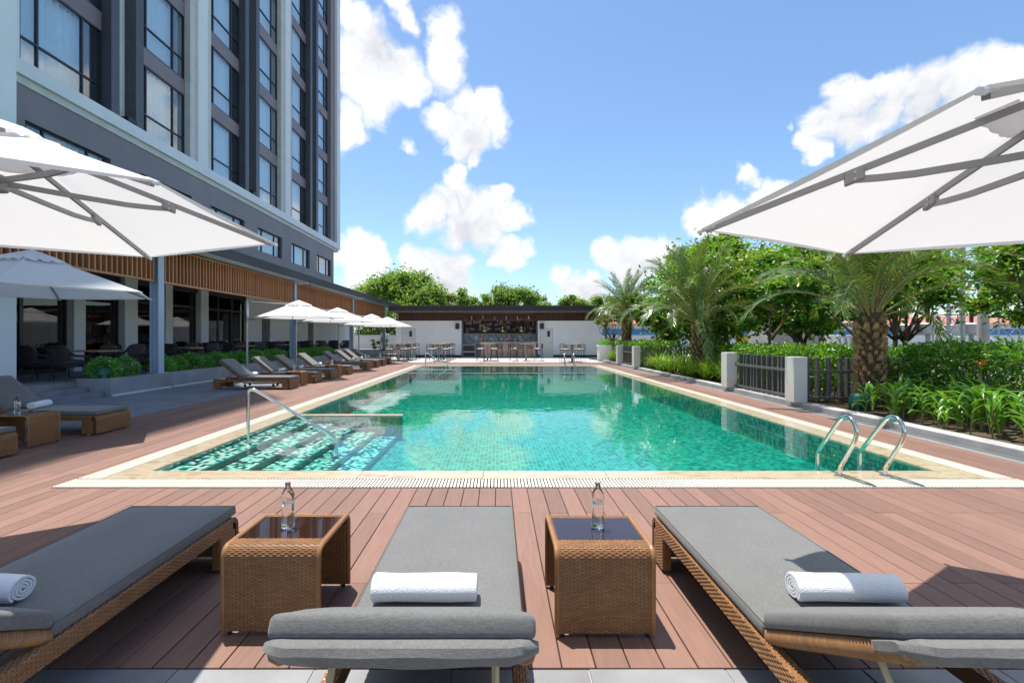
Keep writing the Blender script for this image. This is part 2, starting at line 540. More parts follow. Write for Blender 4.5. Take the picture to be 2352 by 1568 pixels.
# ------------------------------------------------------------------ mesh helpers
class MB:
    def __init__(s):
        s.v = []; s.f = []
    def add(s, vs, fs, mat=None):
        o = len(s.v)
        if mat is not None:
            vs = [mat @ Vector(p) for p in vs]
        s.v.extend([tuple(p) for p in vs])
        s.f.extend([tuple(i + o for i in f) for f in fs])
        return s
    def box(s, x0, x1, y0, y1, z0, z1, mat=None):
        return s.add([(x0,y0,z0),(x1,y0,z0),(x1,y1,z0),(x0,y1,z0),(x0,y0,z1),(x1,y0,z1),(x1,y1,z1),(x0,y1,z1)],
                     [(0,3,2,1),(4,5,6,7),(0,1,5,4),(1,2,6,5),(2,3,7,6),(3,0,4,7)], mat)
    def quad(s, a, b, c, d):
        return s.add([a, b, c, d], [(0, 1, 2, 3)])
    def tube(s, pts, r, n=8, cap=True, closed=False):
        P = [Vector(p) for p in pts]
        rs = r if isinstance(r, (list, tuple)) else [r] * len(P)
        o = len(s.v)
        prev = None
        m = len(P)
        for i, p in enumerate(P):
            if closed:
                d = P[(i + 1) % m] - P[i - 1]
            else:
                d = (P[min(i + 1, m - 1)] - P[max(i - 1, 0)])
            d.normalize()
            if prev is None:
                a = Vector((0, 0, 1)) if abs(d.z) < .9 else Vector((1, 0, 0))
                u = d.cross(a).normalized()
            else:
                u = (prev - d * prev.dot(d)).normalized()
            prev = u
            w = d.cross(u)
            for k in range(n):
                t = 2 * PI * k / n
                s.v.append(tuple(p + (u * math.cos(t) + w * math.sin(t)) * rs[i]))
        for i in range(m if closed else m - 1):
            j = (i + 1) % m
            for k in range(n):
                l = (k + 1) % n
                s.f.append((o + i*n + k, o + i*n + l, o + j*n + l, o + j*n + k))
        if cap and not closed:
            s.f.append(tuple(o + k for k in reversed(range(n))))
            s.f.append(tuple(o + (m-1)*n + k for k in range(n)))
        return s
    def lathe(s, prof, n=16, c=(0, 0, 0), cap=True):
        o = len(s.v)
        for r, z in prof:
            for k in range(n):
                t = 2 * PI * k / n
                s.v.append((c[0] + r*math.cos(t), c[1] + r*math.sin(t), c[2] + z))
        for i in range(len(prof) - 1):
            for k in range(n):
                l = (k + 1) % n
                s.f.append((o + i*n + k, o + i*n + l, o + (i+1)*n + l, o + (i+1)*n + k))
        if cap:
            s.f.append(tuple(o + k for k in reversed(range(n))))
            s.f.append(tuple(o + (len(prof)-1)*n + k for k in range(n)))
        return s
    def mesh(s, name, mat, smooth=False, bevel=0.0, seg=2, ang=30):
        me = bpy.data.meshes.new(name)
        me.from_pydata(s.v, [], s.f)
        if bevel:
            bm = bmesh.new(); bm.from_mesh(me)
            es = [e for e in bm.edges if len(e.link_faces) == 2 and e.calc_face_angle(0) > R(ang)]
            bmesh.ops.bevel(bm, geom=es, offset=bevel, segments=seg, affect='EDGES', profile=.5, clamp_overlap=True)
            bm.to_mesh(me); bm.free()
        if smooth:
            me.polygons.foreach_set('use_smooth', [True] * len(me.polygons))
            if smooth != 'all':
                try:
                    me.set_sharp_from_angle(angle=R(38))
                except Exception:
                    pass
        me.materials.append(MT[mat])
        me.update()
        return me
    def build(s, name, mat, parent=None, smooth=False, bevel=0.0, seg=2, loc=(0, 0, 0), rot=(0, 0, 0)):
        return inst(name, s.mesh(name, mat, smooth, bevel, seg), parent, loc, rot)
def inst(name, me, parent=None, loc=(0, 0, 0), rot=(0, 0, 0), scale=None):
    o = bpy.data.objects.new(name, me)
    COL.objects.link(o)
    if parent is not None:
        o.parent = parent
    o.location = loc
    o.rotation_euler = rot
    if scale is not None:
        o.scale = scale if not isinstance(scale, (int, float)) else (scale,) * 3
    return o
def tag(o, label=None, cat=None, group=None, kind=None):
    if label: o['label'] = label
    if cat: o['category'] = cat
    if group: o['group'] = group
    if kind: o['kind'] = kind
    return o
def thing(name, label, cat, loc=(0, 0, 0), rz=0.0, group=None):
    o = inst(name, None, None, loc, (0, 0, rz))
    o.empty_display_size = .1
    return tag(o, label, cat, group)
KIDS = {}
def kids(o):
    return list(o.children)
def copy_tree(o, loc=None, rz=None, label=None, parent=None):
    c = o.copy()
    COL.objects.link(c)
    c.parent = parent
    if loc is not None: c.location = loc
    if rz is not None: c.rotation_euler = (0, 0, rz)
    if label: c['label'] = label
    for k in kids(o):
        if k is not c:
            copy_tree(k, parent=c)
    return c
def npmesh(name, V, F, mat, smooth=False):
    V = np.asarray(V, dtype=np.float32); F = np.asarray(F, dtype=np.int32)
    me = bpy.data.meshes.new(name)
    k = F.shape[1]
    me.vertices.add(len(V)); me.loops.add(F.size); me.polygons.add(len(F))
    me.vertices.foreach_set('co', V.ravel())
    me.loops.foreach_set('vertex_index', F.ravel())
    me.polygons.foreach_set('loop_start', np.arange(0, F.size, k, dtype=np.int32))
    try:
        me.polygons.foreach_set('loop_total', np.full(len(F), k, dtype=np.int32))
    except Exception:
        pass
    if smooth:
        me.polygons.foreach_set('use_smooth', np.ones(len(F), dtype=bool))
    me.update(calc_edges=True)
    me.materials.append(MT[mat])
    return me
def leaves(name, P, size, mat, aspect=.5, up=.35, fold=.12, droop=0.0, outward=None):
    """one folded diamond-to-oval leaf per point, as two quads"""
    P = np.asarray(P, dtype=np.float64); n = len(P)
    d = nrg.normal(size=(n, 3)); d[:, 2] = d[:, 2] * .6 - droop
    if outward is not None:
        d += outward
    d /= np.linalg.norm(d, axis=1)[:, None] + 1e-9
    nn = nrg.normal(size=(n, 3)); nn[:, 2] = np.abs(nn[:, 2]) + up
    side = np.cross(d, nn); side /= np.linalg.norm(side, axis=1)[:, None] + 1e-9
    nor = np.cross(side, d)
    L = size * (0.65 + .7 * nrg.random(n))
    W_ = L * aspect * (.8 + .4 * nrg.random(n))
    d *= L[:, None]; side *= W_[:, None]; nor = nor * (L * fold)[:, None]
    b = P - d * .1
    v = np.stack([b, P + d*.38 + side*.5 + nor, P + d*.78 + side*.36 + nor*.8, P + d, P + d*.78 - side*.36 + nor*.8, P + d*.38 - side*.5 + nor], axis=1).reshape(-1, 3)
    i = np.arange(n)[:, None] * 6
    f = np.concatenate([i + np.array([[0, 1, 2, 3]]), i + np.array([[0, 3, 4, 5]])], axis=0)
    return npmesh(name, v, f, mat)
ORD = ['first', 'second', 'third', 'fourth', 'fifth', 'sixth', 'seventh', 'eighth', 'ninth', 'tenth', 'eleventh', 'twelfth', 'thirteenth', 'fourteenth', 'fifteenth', 'sixteenth', 'seventeenth', 'eighteenth', 'nineteenth', 'twentieth']
def text(name, s, size, mat, parent, loc, rot, extr=.001):
    cu = bpy.data.curves.new(name, 'FONT')
    cu.body = s; cu.size = size; cu.extrude = extr
    cu.align_x = 'CENTER'; cu.align_y = 'CENTER'
    o = bpy.data.objects.new(name, cu)
    COL.objects.link(o)
    dg = bpy.context.evaluated_depsgraph_get()
    me = bpy.data.meshes.new_from_object(o.evaluated_get(dg))
    bpy.data.objects.remove(o)
    me.materials.clear(); me.materials.append(MT[mat])
    return inst(name, me, parent, loc, rot)

# ------------------------------------------------------------------ ground and pool
PX0, PX1, PY0, PY1 = -3.77, 4.78, 5.505, 25.7      # pool inner edge
GX0, GX1, GY0, GY1 = -4.33, 5.34, 4.885, 26.3      # outer edge of the white grating
MW = .30                                            # marble width
DEP = .46
b = MB()
for (x0, x1, y0, y1) in ((-700, 700, -300, PY0 - .25), (-700, 700, PY1 + .25, 1500), (-700, PX0 - .25, PY0 - .25, PY1 + .25), (PX1 + .25, 700, PY0 - .25, PY1 + .25)):
    b.quad((x0, y0, -.09), (x1, y0, -.09), (x1, y1, -.09), (x0, y1, -.09))
tag(b.build('ground', 'ground_mat'), 'bare pale ground around the hotel garden', kind='structure')

pool = thing('swimming_pool', 'long rectangular swimming pool lined with green mosaic and marble coping', 'pool', ((PX0+PX1)/2, (PY0+PY1)/2, 0))
PO = Vector(pool.location)
def rel(p, o=PO):
    return (p[0] - o[0], p[1] - o[1], p[2] - o[2])
sh = MB()
x0, x1, y0, y1 = PX0-PO.x, PX1-PO.x, PY0-PO.y, PY1-PO.y
T = .10
sh.box(x0-T, x1+T, y0-T, y1+T, -DEP-.12, -DEP)
sh.box(x0-T, x0-.004, y0-T, y1+T, -DEP, -.045); sh.box(x1+.004, x1+T, y0-T, y1+T, -DEP, -.045)
sh.box(x0-.004, x1+.004, y0-T, y0-.004, -DEP, -.045); sh.box(x0-.004, x1+.004, y1+.004, y1+T, -DEP, -.045)
sh.build('basin', 'pool_grout', pool)
TP = .062
def tiles_plane(o, u, v, nu, nv, g=.0035):
    """staggered mosaic quads on the rectangle o + u*i + v*j"""
    o = np.array(o); u = np.array(u); v = np.array(v)
    I, J = np.meshgrid(np.arange(nu), np.arange(nv), indexing='ij')
    I = I.ravel()[:, None].astype(float); J = J.ravel()[:, None].astype(float)
    a = o + u*I + v*J
    k = g / TP
    q = np.stack([a + u*k + v*k, a + u*(1-k) + v*k, a + u*(1-k) + v*(1-k), a + u*k + v*(1-k)], axis=1).reshape(-1, 3)
    return q
def quads_to(name, qs, mat, parent, kind='stuff'):
    V = np.concatenate(qs)
    F = np.arange(len(V)).reshape(-1, 4)
    o = inst(name, npmesh(name, V, F, mat), parent)
    o['kind'] = kind
    return o
nx, ny = int((x1-x0)/TP), int((y1-y0)/TP)
fu, fv = (x1-x0)/nx, (y1-y0)/ny
NEAR_ROWS = 3
qs = [tiles_plane((x0, y0 + NEAR_ROWS*fv, -DEP+.003), (fu, 0, 0), (0, fv, 0), nx, ny-NEAR_ROWS)]
nz = 6; fz = (DEP-.045)/nz
qs.append(tiles_plane((x0+.002, y1, -DEP), (0, -fv, 0), (0, 0, fz), ny, nz))
qs.append(tiles_plane((x1-.002, y0, -DEP), (0, fv, 0), (0, 0, fz), ny, nz))
qs.append(tiles_plane((x0, y0+.002, -DEP), (fu, 0, 0), (0, 0, fz), nx, nz)[:, [0, 1, 2]])
qs.append(tiles_plane((x1, y1-.002, -DEP), (-fu, 0, 0), (0, 0, fz), nx, nz))
quads_to('mosaic_tiles', qs, 'mosaic', pool)
tm = MB().box(.003, fu-.003, .003, fv-.003, 0, .003).mesh('tile', 'mosaic')
cnt = 0
for j in range(NEAR_ROWS):
    for i in range(38, nx):
        if cnt < 300:
            inst('tile', tm, pool, (x0 + i*fu, y0 + j*fv, -DEP)); cnt += 1
# steps at both left corners, with their marble-capped cheek wall
def pool_steps(ya, yb, cheek, name):
    L = MB(); qs = []
    N = 5; tw = .385
    for k in range(N):
        zt = -.075 - k*.075
        xa, xb = PX0-PO.x + k*tw, PX0-PO.x + (k+1)*tw
        L.box(xa, xb-.002, ya-PO.y+.004, yb-PO.y-.004, -DEP+.004, zt-.004)
        n1_, n2_ = int(tw/TP), int((yb-ya)/TP)
        qs.append(tiles_plane((xa+.012, ya-PO.y, zt), (tw/n1_*.9, 0, 0), (0, (yb-ya)/n2_, 0), n1_, n2_))
    st = L.build(name, 'mosaic_nose', pool)
    quads_to('step_tiles', [q for q in qs], 'mosaic_step', pool)
    w = MB()
    w.box(PX0-PO.x, PX0-PO.x+N*tw+.06, cheek-PO.y, cheek+.13-PO.y, -DEP+.003, -.03)
    w.build('cheek_wall', 'pool_grout', pool)
    q2 = [tiles_plane((PX0-PO.x, cheek-PO.y-.002, -DEP), (fu, 0, 0), (0, 0, fz), int((N*tw+.06)/fu), nz)]
    quads_to('cheek_tiles', q2, 'mosaic', pool)
    MB().box(PX0-PO.x-.05, PX0-PO.x+N*tw+.075, cheek-PO.y-.012, cheek+.142-PO.y, -.028, .004).build('cheek_cap', 'marble', pool, bevel=.006)
M('mosaic_nose', (.02, .17, .16), .3, var=.4, scale=18, vec='Position')
pool_steps(5.51, 9.40, 9.40, 'step')
pool_steps(22.75, 25.69, 22.60, 'step')
# marble coping slabs
def coping(parent, o):
    me = {}
    def slab(xa, xb, ya, yb):
        w, h = round(xb-xa, 3), round(yb-ya, 3)
        if (w, h) not in me:
            me[w, h] = MB().box(-w/2+.0015, w/2-.0015, -h/2+.0015, h/2-.0015, -.04, 0).mesh('coping_slab', 'marble', bevel=.006)
        inst('coping_slab', me[w, h], parent, ((xa+xb)/2-o.x, (ya+yb)/2-o.y, rng.uniform(-.0015, .0015)))
    nxs = 7; lw = (PX1-PX0+2*MW)/nxs
    for k in range(nxs):
        xa = PX0-MW + k*lw
        slab(xa, xa+lw, PY0-MW, PY0); slab(xa, xa+lw, PY1, PY1+MW)
    nys = 16; lh = (PY1-PY0)/nys
    for k in range(nys):
        ya = PY0 + k*lh
        slab(PX0-MW, PX0, ya, ya+lh); slab(PX1, PX1+MW, ya, ya+lh)
coping(pool, PO)
# overflow grating: white bars over a trough
tr = MB()
for (xa, xb, ya, yb) in ((GX0, GX1, GY0, PY0-MW), (GX0, GX1, PY1+MW, GY1), (GX0, PX0-MW, PY0-MW, PY1+MW), (PX1+MW, GX1, PY0-MW, PY1+MW)):
    tr.box(xa-PO.x, xb-PO.x, ya-PO.y, yb-PO.y, -.085, -.06)
tr.build('overflow_trough', 'grating_trough', pool)
GP = .0335
bar = MB().box(-.0105, .0105, -.14, .14, -.028, -.002).mesh('grating_bar', 'grating_white')
barside = [('y', GX0-PO.x+.012, GX1-PO.x-.012, (GY0+PY0-MW)/2-PO.y)]
cnt = 0
restq = MB()
n = int((GX1-GX0)/GP)
for k in range(n):
    xx = GX0 + (k+.5)*(GX1-GX0)/n - PO.x
    yy = (GY0+PY0-MW)/2 - PO.y
    if cnt < 300:
        inst('grating_bar', bar, pool, (xx, yy, 0)); cnt += 1
    restq.box(xx-.0105, xx+.0105, (GY1+PY1+MW)/2-PO.y-.14, (GY1+PY1+MW)/2-PO.y+.14, -.028, -.002)
ya, yb = PY0-MW, PY1+MW
n = int((yb-ya)/GP)
for k in range(n):
    yy = ya + (k+.5)*(yb-ya)/n - PO.y
    for xa, xb in ((GX0+.008, PX0-MW-.008), (PX1+MW+.008, GX1-.008)):
        restq.box(xa-PO.x, xb-PO.x, yy-.0105, yy+.0105, -.028, -.002)
o = restq.build('grating_bars', 'grating_white', pool); o['kind'] = 'stuff'
rl = MB()
for (xa, xb, ya, yb) in ((GX0, GX1, GY0, PY0-MW), (GX0, GX1, PY1+MW, GY1)):
    for yy in (ya+.07, (ya+yb)/2, yb-.07):
        rl.box(xa-PO.x, xb-PO.x, yy-.006, yy+.006, -.03, -.006)
for xa, xb in ((GX0, PX0-MW), (PX1+MW, GX1)):
    for xx in (xa+.07, (xa+xb)/2, xb-.07):
        rl.box(xx-.006-PO.x, xx+.006-PO.x, PY0-MW-PO.y, PY1+MW-PO.y, -.03, -.006)
rl.build('grating_rail', 'grating_white', pool)
tag(MB().box(PX0-.004, PX1+.004, PY0-.004, PY1+.004, -DEP-.02, -.014).build('water', 'water'), 'calm clear green pool water', kind='structure')

# ------------------------------------------------------------------ deck
deck = tag(inst('deck', None, None, (0, 3, -.03)), 'brown composite plank deck around the pool', kind='structure')
DO = Vector(deck.location)
DX0, DX1, DYN, DYF = -6.66, 6.06, 2.228, 29.6
db = MB()
for (xa, xb, ya, yb) in ((DX0-.02, DX1, DYN+.02, GY0), (DX0-.02, GX0, GY0, DYF), (GX1, DX1, GY0, DYF), (GX0, GX1, GY1, DYF)):
    db.box(xa, xb, ya-DO.y, yb-DO.y, -.05, -.004)
db.build('deck_base', 'deck_base', deck)
PITCH = .151
planks = []
nI = int(math.ceil((DX1-DX0)/PITCH))
for i in range(nI):
    xa = DX0 + i*PITCH; xb = min(xa + PITCH, DX1)
    if xb - xa < .03: continue
    js = [3.0 + 2.4*k if i % 2 == 0 else 4.2 + 2.4*k for k in range(-1, 14)]
    cuts = [DYN] + [j for j in js if DYN + .1 < j < DYF - .1] + [DYF]
    for ya, yb in zip(cuts, cuts[1:]):
        # cut away the pool rectangle
        if xb <= GX0 + .001 or xa >= GX1 - .001:
            planks.append((xa, xb, ya, yb))
        else:
            segs = []
            if ya < GY0: segs.append((ya, min(yb, GY0)))
            if yb > GY1: segs.append((max(ya, GY1), yb))
            for (p, q) in segs:
                planks.append((xa, xb, p, q))
            if xa < GX0 - .01 and (yb > GY0 and ya < GY1):
                planks.append((xa, GX0, max(ya, GY0), min(yb, GY1)))
            if xb > GX1 + .01 and (yb > GY0 and ya < GY1):
                planks.append((GX1, xb, max(ya, GY0), min(yb, GY1)))
planks = [p for p in planks if p[3]-p[2] > .04 and p[1]-p[0] > .02]
planks.sort(key=lambda p: (max(p[2], 1.5))**2 + .25*((p[0]+p[1])/2)**2)
pm = {}
rest = MB()
def plankmesh(w, h):
    if (w, h) not in pm:
        g = MB()
        g.box(-w/2+.003, w/2-.003, -h/2+.0022, h/2-.0018, -.022, 0)
        pm[w, h] = g.mesh('plank', 'plank_wood', bevel=.002, seg=1)
    return pm[w, h]
for k, (xa, xb, ya, yb) in enumerate(planks):
    w, h = round(xb-xa, 3), round(yb-ya, 3)
    z = rng.uniform(0, .002)
    if k < 300:
        inst('plank', plankmesh(w, h), deck, ((xa+xb)/2, (ya+yb)/2-DO.y, .022+z))
    else:
        rest.box(xa+.0022, xb-.0022, ya+.0018-DO.y, yb-.0018-DO.y, 0, .022+z)
o = rest.build('planks', 'plank_wood', deck); o['kind'] = 'stuff'

# ------------------------------------------------------------------ paving
def paving(name, label, x0, x1, y0, y1, nx, ny, mat, z, gap=.004, seed=1):
    p = tag(inst(name, None, None, ((x0+x1)/2, (y0+y1)/2, z)), label, kind='structure')
    cx, cy = (x0+x1)/2, (y0+y1)/2
    MB().box(x0-cx, x1-cx, y0-cy, y1-cy, -.05, -.006).build('mortar_bed', 'grout', p)
    w, h = (x1-x0)/nx, (y1-y0)/ny
    me = MB().box(-w/2+gap, w/2-gap, -h/2+gap, h/2-gap, -.02, 0).mesh('slab', mat, bevel=.002, seg=1)
    for i in range(nx):
        for j in range(ny):
            inst('slab', me, p, (x0+(i+.5)*w-cx, y0+(j+.5)*h-cy, rng.uniform(-.0012, .0012)))
    return p
paving('front_paving', 'grey stone slabs in front of the plank deck', -4.4, 4.6, 1.0, DYN-.006, 15, 2, 'slab_grey', -.006)
paving('side_paving', 'blue grey stone slabs between the deck and the planter', -9.66, -6.69, 3.0, 29.4, 5, 44, 'slab_blue', -.010)
paving('bar_terrace', 'pale stone slabs in front of the pool bar', -9.66, 6.2, 29.62, 37.0, 22, 10, 'slab_light', -.008)
# kerb along the garden, with its steel channel
kerb = thing('garden_kerb', 'low grey stone kerb with a steel drain channel along the garden', 'kerb', (6.4, 16, 0))
for k in range(13):
    ya = 1.5 + k*2.2
    MB().box(-.12, .14, ya-16+.002, ya+2.198-16, -.09, .10).build('kerb_stone', 'kerb_stone', kerb, bevel=.008)
MB().box(-.32, -.125, 1.5-16, 30.1-16, -.05, -.012).build('gutter', 'slab_grey', kerb)
MB().box(-.19, -.15, 1.5-16, 30.1-16, -.012, .006).build('drain_channel', 'alu', kerb)
bed = MB()
bed.box(6.54, 12.0, 1.0, 31.0, -.088, .05)
tag(bed.build('garden_soil', 'soil'), 'dark soil of the garden bed', kind='structure')

# ------------------------------------------------------------------ hotel tower
XT = -13.6
hotel = thing('hotel_building', 'tall white and charcoal hotel tower with rows of tall windows', 'building', (XT, 28, 0))
HO = Vector(hotel.location)
def hb(name, mat, *boxes, parent=None, bevel=0, o=HO):
    if name in ('glazing_frame', 'door_frame', 'podium_wall', 'podium_room'):
        boxes = [boxes]
    else:
        boxes = [[q] for q in boxes]
    for bs in boxes:
        g = MB()
        for (xa, xb, ya, yb, za, zb) in bs:
            g.box(xa-o.x, xb-o.x, ya-o.y, yb-o.y, za-o.z, zb-o.z)
        r = g.build(name, mat, parent or hotel, bevel=bevel)
    return r
BAYS = [14.75 + 4.75*k for k in range(6)]
BW = 3.05
FL = 3.5; Z0 = 9.4
TOP = 31.5
hb('tower_wall', 'tower_dark', (XT-14, XT-.75, 11, 42.6, 8.6, TOP))
hb('unseen_rooftop_block', 'tower_white', (XT-14, XT-.4, -12, 23.2, TOP, 52))  # unseen block, inferred from the left deck's shade and sized to cast it
hb('side_wing', 'tower_white', (XT-14, -10.9, -8, 11.45, 0, 41))
hb('ledge_band', 'tower_white', (XT-.8, XT+.05, 11.47, 43.6, 8.95, 9.38))
hb('ledge_soffit', 'stone_trim', (XT-.8, XT-.06, 11.47, 43.4, 8.72, 8.948))
hb('corner_frame', 'tower_white', (XT-14, XT+.05, 42.75, 43.6, 9.382, TOP+1))
hb('corner_return', 'tower_dark', (XT-.745, XT-.15, 41.75, 42.745, 9.382, TOP))
# podium wall with strip windows cut out
pz0, pz1 = 6.42, 7.76
pb = [(XT-.4, XT-.1, 11.47, 42.3, 4.2, pz0), (XT-.4, XT-.1, 11.47, 42.3, pz1, 8.718)]
ed = [11.47] + [e for yb in BAYS for e in (yb-.1, yb+BW+.1)] + [42.3]
for a, c in zip(ed[::2], ed[1::2]):
    pb.append((XT-.4, XT-.1, a, c, pz0+.001, pz1-.001))
hb('podium_wall', 'tower_dark', *pb)
hb('podium_end', 'tower_dark', (XT-13, XT-.401, 42.0, 42.3, 4.2, 8.718))
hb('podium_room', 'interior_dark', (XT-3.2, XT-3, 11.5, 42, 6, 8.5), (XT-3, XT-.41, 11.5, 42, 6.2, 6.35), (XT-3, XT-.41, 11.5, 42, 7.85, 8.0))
# windows
XW = XT - .42
MUL = [0, .62, 2.28, BW]
def window_mesh(h, trans):
    g = MB()
    fw = .05
    ys = [0, .60, 2.26, BW]
    for k, yy in enumerate(ys):
        a = yy if k == 0 else (yy-fw if k == 3 else yy-fw/2)
        g.box(-.05, .05, a, a+fw*(1 if k in (0, 3) else 1.2), 0, h)
    for zz in ([0, h-.055] + ([trans] if trans else [])):
        for a, c in zip(ys, ys[1:]):
            g.box(-.049, .052, a+fw+.011 if a else a+fw, c-fw if c == BW else c-fw/2, zz, zz+.055)
    return g.mesh('window', 'frame_dark')
def panes(h, trans):
    out = []
    ys = [.05, .60, 2.26, BW-.05]
    zs = [.055] + ([trans] if trans else []) + [h-.03]
    for a, c in zip(ys, ys[1:]):
        for p, q in zip(zs, zs[1:]):
            out.append((MB().box(-.008, .008, -(c-a)/2+.01, (c-a)/2-.01, -(q-p)/2+.01, (q-p)/2-.01).mesh('pane', 'window_glass'), (a+c)/2, (p+q)/2+.02))
    return out
HW = 2.84
WM, WP = window_mesh(HW, .86), panes(HW, .86)
SM, SP = window_mesh(pz1-pz0, None), panes(pz1-pz0, None)
def curtain_mesh(h, seed, cov=1.0):
    r_ = random.Random(seed)
    n = 70; V = []; F = []
    for i in range(n+1):
        yy = BW*cov*i/n
        dx = -.22 + .06*math.sin(i*1.05 + 1.5*math.sin(i*.21+seed)) + .015*r_.random()
        V += [(dx, yy, .02), (dx, yy, h-.02)]
    for i in range(n):
        F.append((2*i, 2*i+2, 2*i+3, 2*i+1))
    return npmesh('curtain', V, F, 'curtain', True)
CM = [curtain_mesh(HW, s, c_) for s, c_ in enumerate((.84, .90, .79))]
CS = curtain_mesh(pz1-pz0, 5)
NF = [2, 3, 4, 5, 6, 7]
hotelkids = []
for bi, yb in enumerate(BAYS):
    for fl in range(min(NF[bi], 6)):
        z = Z0 + fl*FL
        wdw = inst('window', WM, hotel, (XW-HO.x, yb-HO.y, z))
        for (me, py, pz) in WP:
            inst('pane', me, wdw, (0, py, pz))
        inst('curtain', CM[(bi+fl) % 3], wdw)
        hb('spandrel', 'tower_dark', (XT-.75, XT-.36, yb-.02, yb+BW+.02, z+HW+.002, z+FL-.002))
    wdw = inst('window', SM, hotel, (XT-.25-HO.x, yb-HO.y, pz0))
    for (me, py, pz) in SP:
        inst('pane', me, wdw, (0, py, pz))
    inst('curtain', CS, wdw)
    ge = yb + BW
    if bi == 5: continue
    if bi % 2 == 0:      # dark fins round a pale strip
        hb('fin', 'fin_dark', (XT-.75, XT-.02, ge+.03, ge+.42, Z0, TOP))
        hb('pale_strip', 'tower_white', (XT-.75, XT-.45, ge+.422, ge+1.24, Z0, TOP))
        hb('fin', 'fin_dark', (XT-.75, XT-.02, ge+1.242, ge+1.66, Z0, TOP))
        hb('fin_light', 'black_plastic', (XT-.44, XT+.06, ge+.75, ge+1.2, Z0+.02, Z0+.16))
    else:                # white column with stone edges in courses
        hb('white_column', 'tower_white', (XT-.75, XT-.02, ge+.46, ge+1.22, Z0, TOP))
        for za in [Z0 + 1.17*q for q in range(18)]:
            hb('edge_stone', 'stone_trim', (XT-.75, XT-.12, ge+.03, ge+.457, za+.004, za+1.163))
            hb('edge_stone', 'stone_trim', (XT-.75, XT-.12, ge+1.223, ge+1.66, za+.004, za+1.163))
hb('end_pier', 'tower_white', (XT-.75, XT-.3, 13.9, 14.7, Z0, TOP))
hb('end_pier', 'stone_trim', (XT-.75, XT-.1, 11.47, 13.9, Z0, TOP))

# ------------------------------------------------------------------ terrace under the canopy
ZT = .36
ter = tag(inst('terrace_floor', None, None, (-12, 22, 0)), 'raised grey stone terrace floor under the canopy', kind='structure')
TO = Vector(ter.location)
def tb(name, mat, box, bevel=0):
    xa, xb, ya, yb, za, zb = box
    return MB().box(xa-TO.x, xb-TO.x, ya-TO.y, yb-TO.y, za, zb).build(name, mat, ter, bevel=bevel)
tb('floor_slab', 'slab_grey', (-22, -10.36, 11.46, 48, -.088, ZT))
tb('step_tread', 'slab_blue', (-10.358, -10.0, 8.0, 12.35, -.088, .24), .006)
tb('step_tread', 'slab_blue', (-9.998, -9.62, 8.0, 12.35, -.088, .12), .006)
tb('nosing', 'alu', (-10.03, -10.0, 8.0, 12.34, .2405, .246))
tb('nosing', 'alu', (-9.65, -9.62, 8.0, 12.34, .1205, .126))
tb('floor_edge', 'slab_grey', (-10.899, -10.362, 8.0, 11.458, -.088, ZT))

planter = thing('long_planter', 'long grey stone planter wall filled with gravel beside the terrace', 'planter', (-9.95, 22, 0))
QO = Vector(planter.location)
for k in range(8):
    ya = 12.4 + k*2.35
    MB().box(.32, .45, ya-22+.002, ya+2.348-22, -.088, .44).build('wall_slab', 'planter_stone', planter, bevel=.004)
MB().box(-.40, .318, -9.6, -9.48, -.088, .44).build('end_slab', 'planter_stone', planter, bevel=.004)
MB().box(-.405, -.34, -9.47, 9.2, ZT+.002, .44).build('back_edge', 'planter_stone', planter)
MB().box(-.338, .318, -9.478, 9.2, 0, .41).build('gravel_fill', 'gravel', planter)
for k in range(8):
    MB().box(.452, .475, 12.45+k*2.35-22, 12.45+k*2.35+2.25-22, -.005, .035).build('conduit', 'post_white', planter)

# white back wall, doors, glazed front
rw = thing('restaurant_front', 'white pillared restaurant front with dark glazing behind the terrace', 'building', (XT, 30, ZT))
RO = Vector(rw.location)
def rb(name, mat, *boxes, parent=None, bevel=0):
    return hb(name, mat, *boxes, parent=parent or rw, bevel=bevel, o=RO)
rb('back_wall', 'white_paint', (XT-.3, XT, 27.4, 47.2, ZT+.001, 4.15))
rb('lintel', 'frame_dark', (XT-.3, XT-.05, 11.46, 27.39, 3.45, 4.15))
PIL = [(16.1, 16.55), (18.3, 18.95), (20.55, 21.0), (23.0, 23.6)]
for a, c in PIL:
    rb('pillar', 'white_paint', (XT-.32, XT+.12, a, c, ZT+.001, 4.1), bevel=.01)
eg = [11.5] + [e for p in PIL for e in p] + [27.38]
for a, c in zip(eg[::2], eg[1::2]):
    n = max(1, int(round((c-a)/1.35)))
    for k in range(n):
        ya, yb = a+(c-a)*k/n, a+(c-a)*(k+1)/n
        fr = rb('glazing_frame', 'frame_dark', (XT-.2, XT-.12, ya, ya+.06, ZT, 3.45), (XT-.2, XT-.12, yb-.06, yb, ZT, 3.45),
                (XT-.2, XT-.12, ya+.061, yb-.061, ZT, ZT+.12), (XT-.2, XT-.12, ya+.061, yb-.061, 2.75, 2.85))
        g = MB().box(XT-.165-RO.x, XT-.155-RO.x, ya+.062-RO.y, yb-.062-RO.y, .122, 2.38).build('pane', 'shop_glass', fr)
        g = MB().box(XT-.165-RO.x, XT-.155-RO.x, ya+.062-RO.y, yb-.062-RO.y, 2.50, 3.08).build('pane', 'shop_glass', fr)
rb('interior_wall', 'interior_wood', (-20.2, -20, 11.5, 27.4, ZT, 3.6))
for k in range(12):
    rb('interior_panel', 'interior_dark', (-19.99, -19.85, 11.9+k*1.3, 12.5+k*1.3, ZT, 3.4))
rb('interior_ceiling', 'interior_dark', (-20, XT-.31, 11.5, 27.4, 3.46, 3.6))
rb('interior_end', 'interior_dark', (-20, XT-.31, 27.2, 27.39, ZT, 3.45), (-20, XT-.31, 11.47, 11.6, ZT, 3.45))
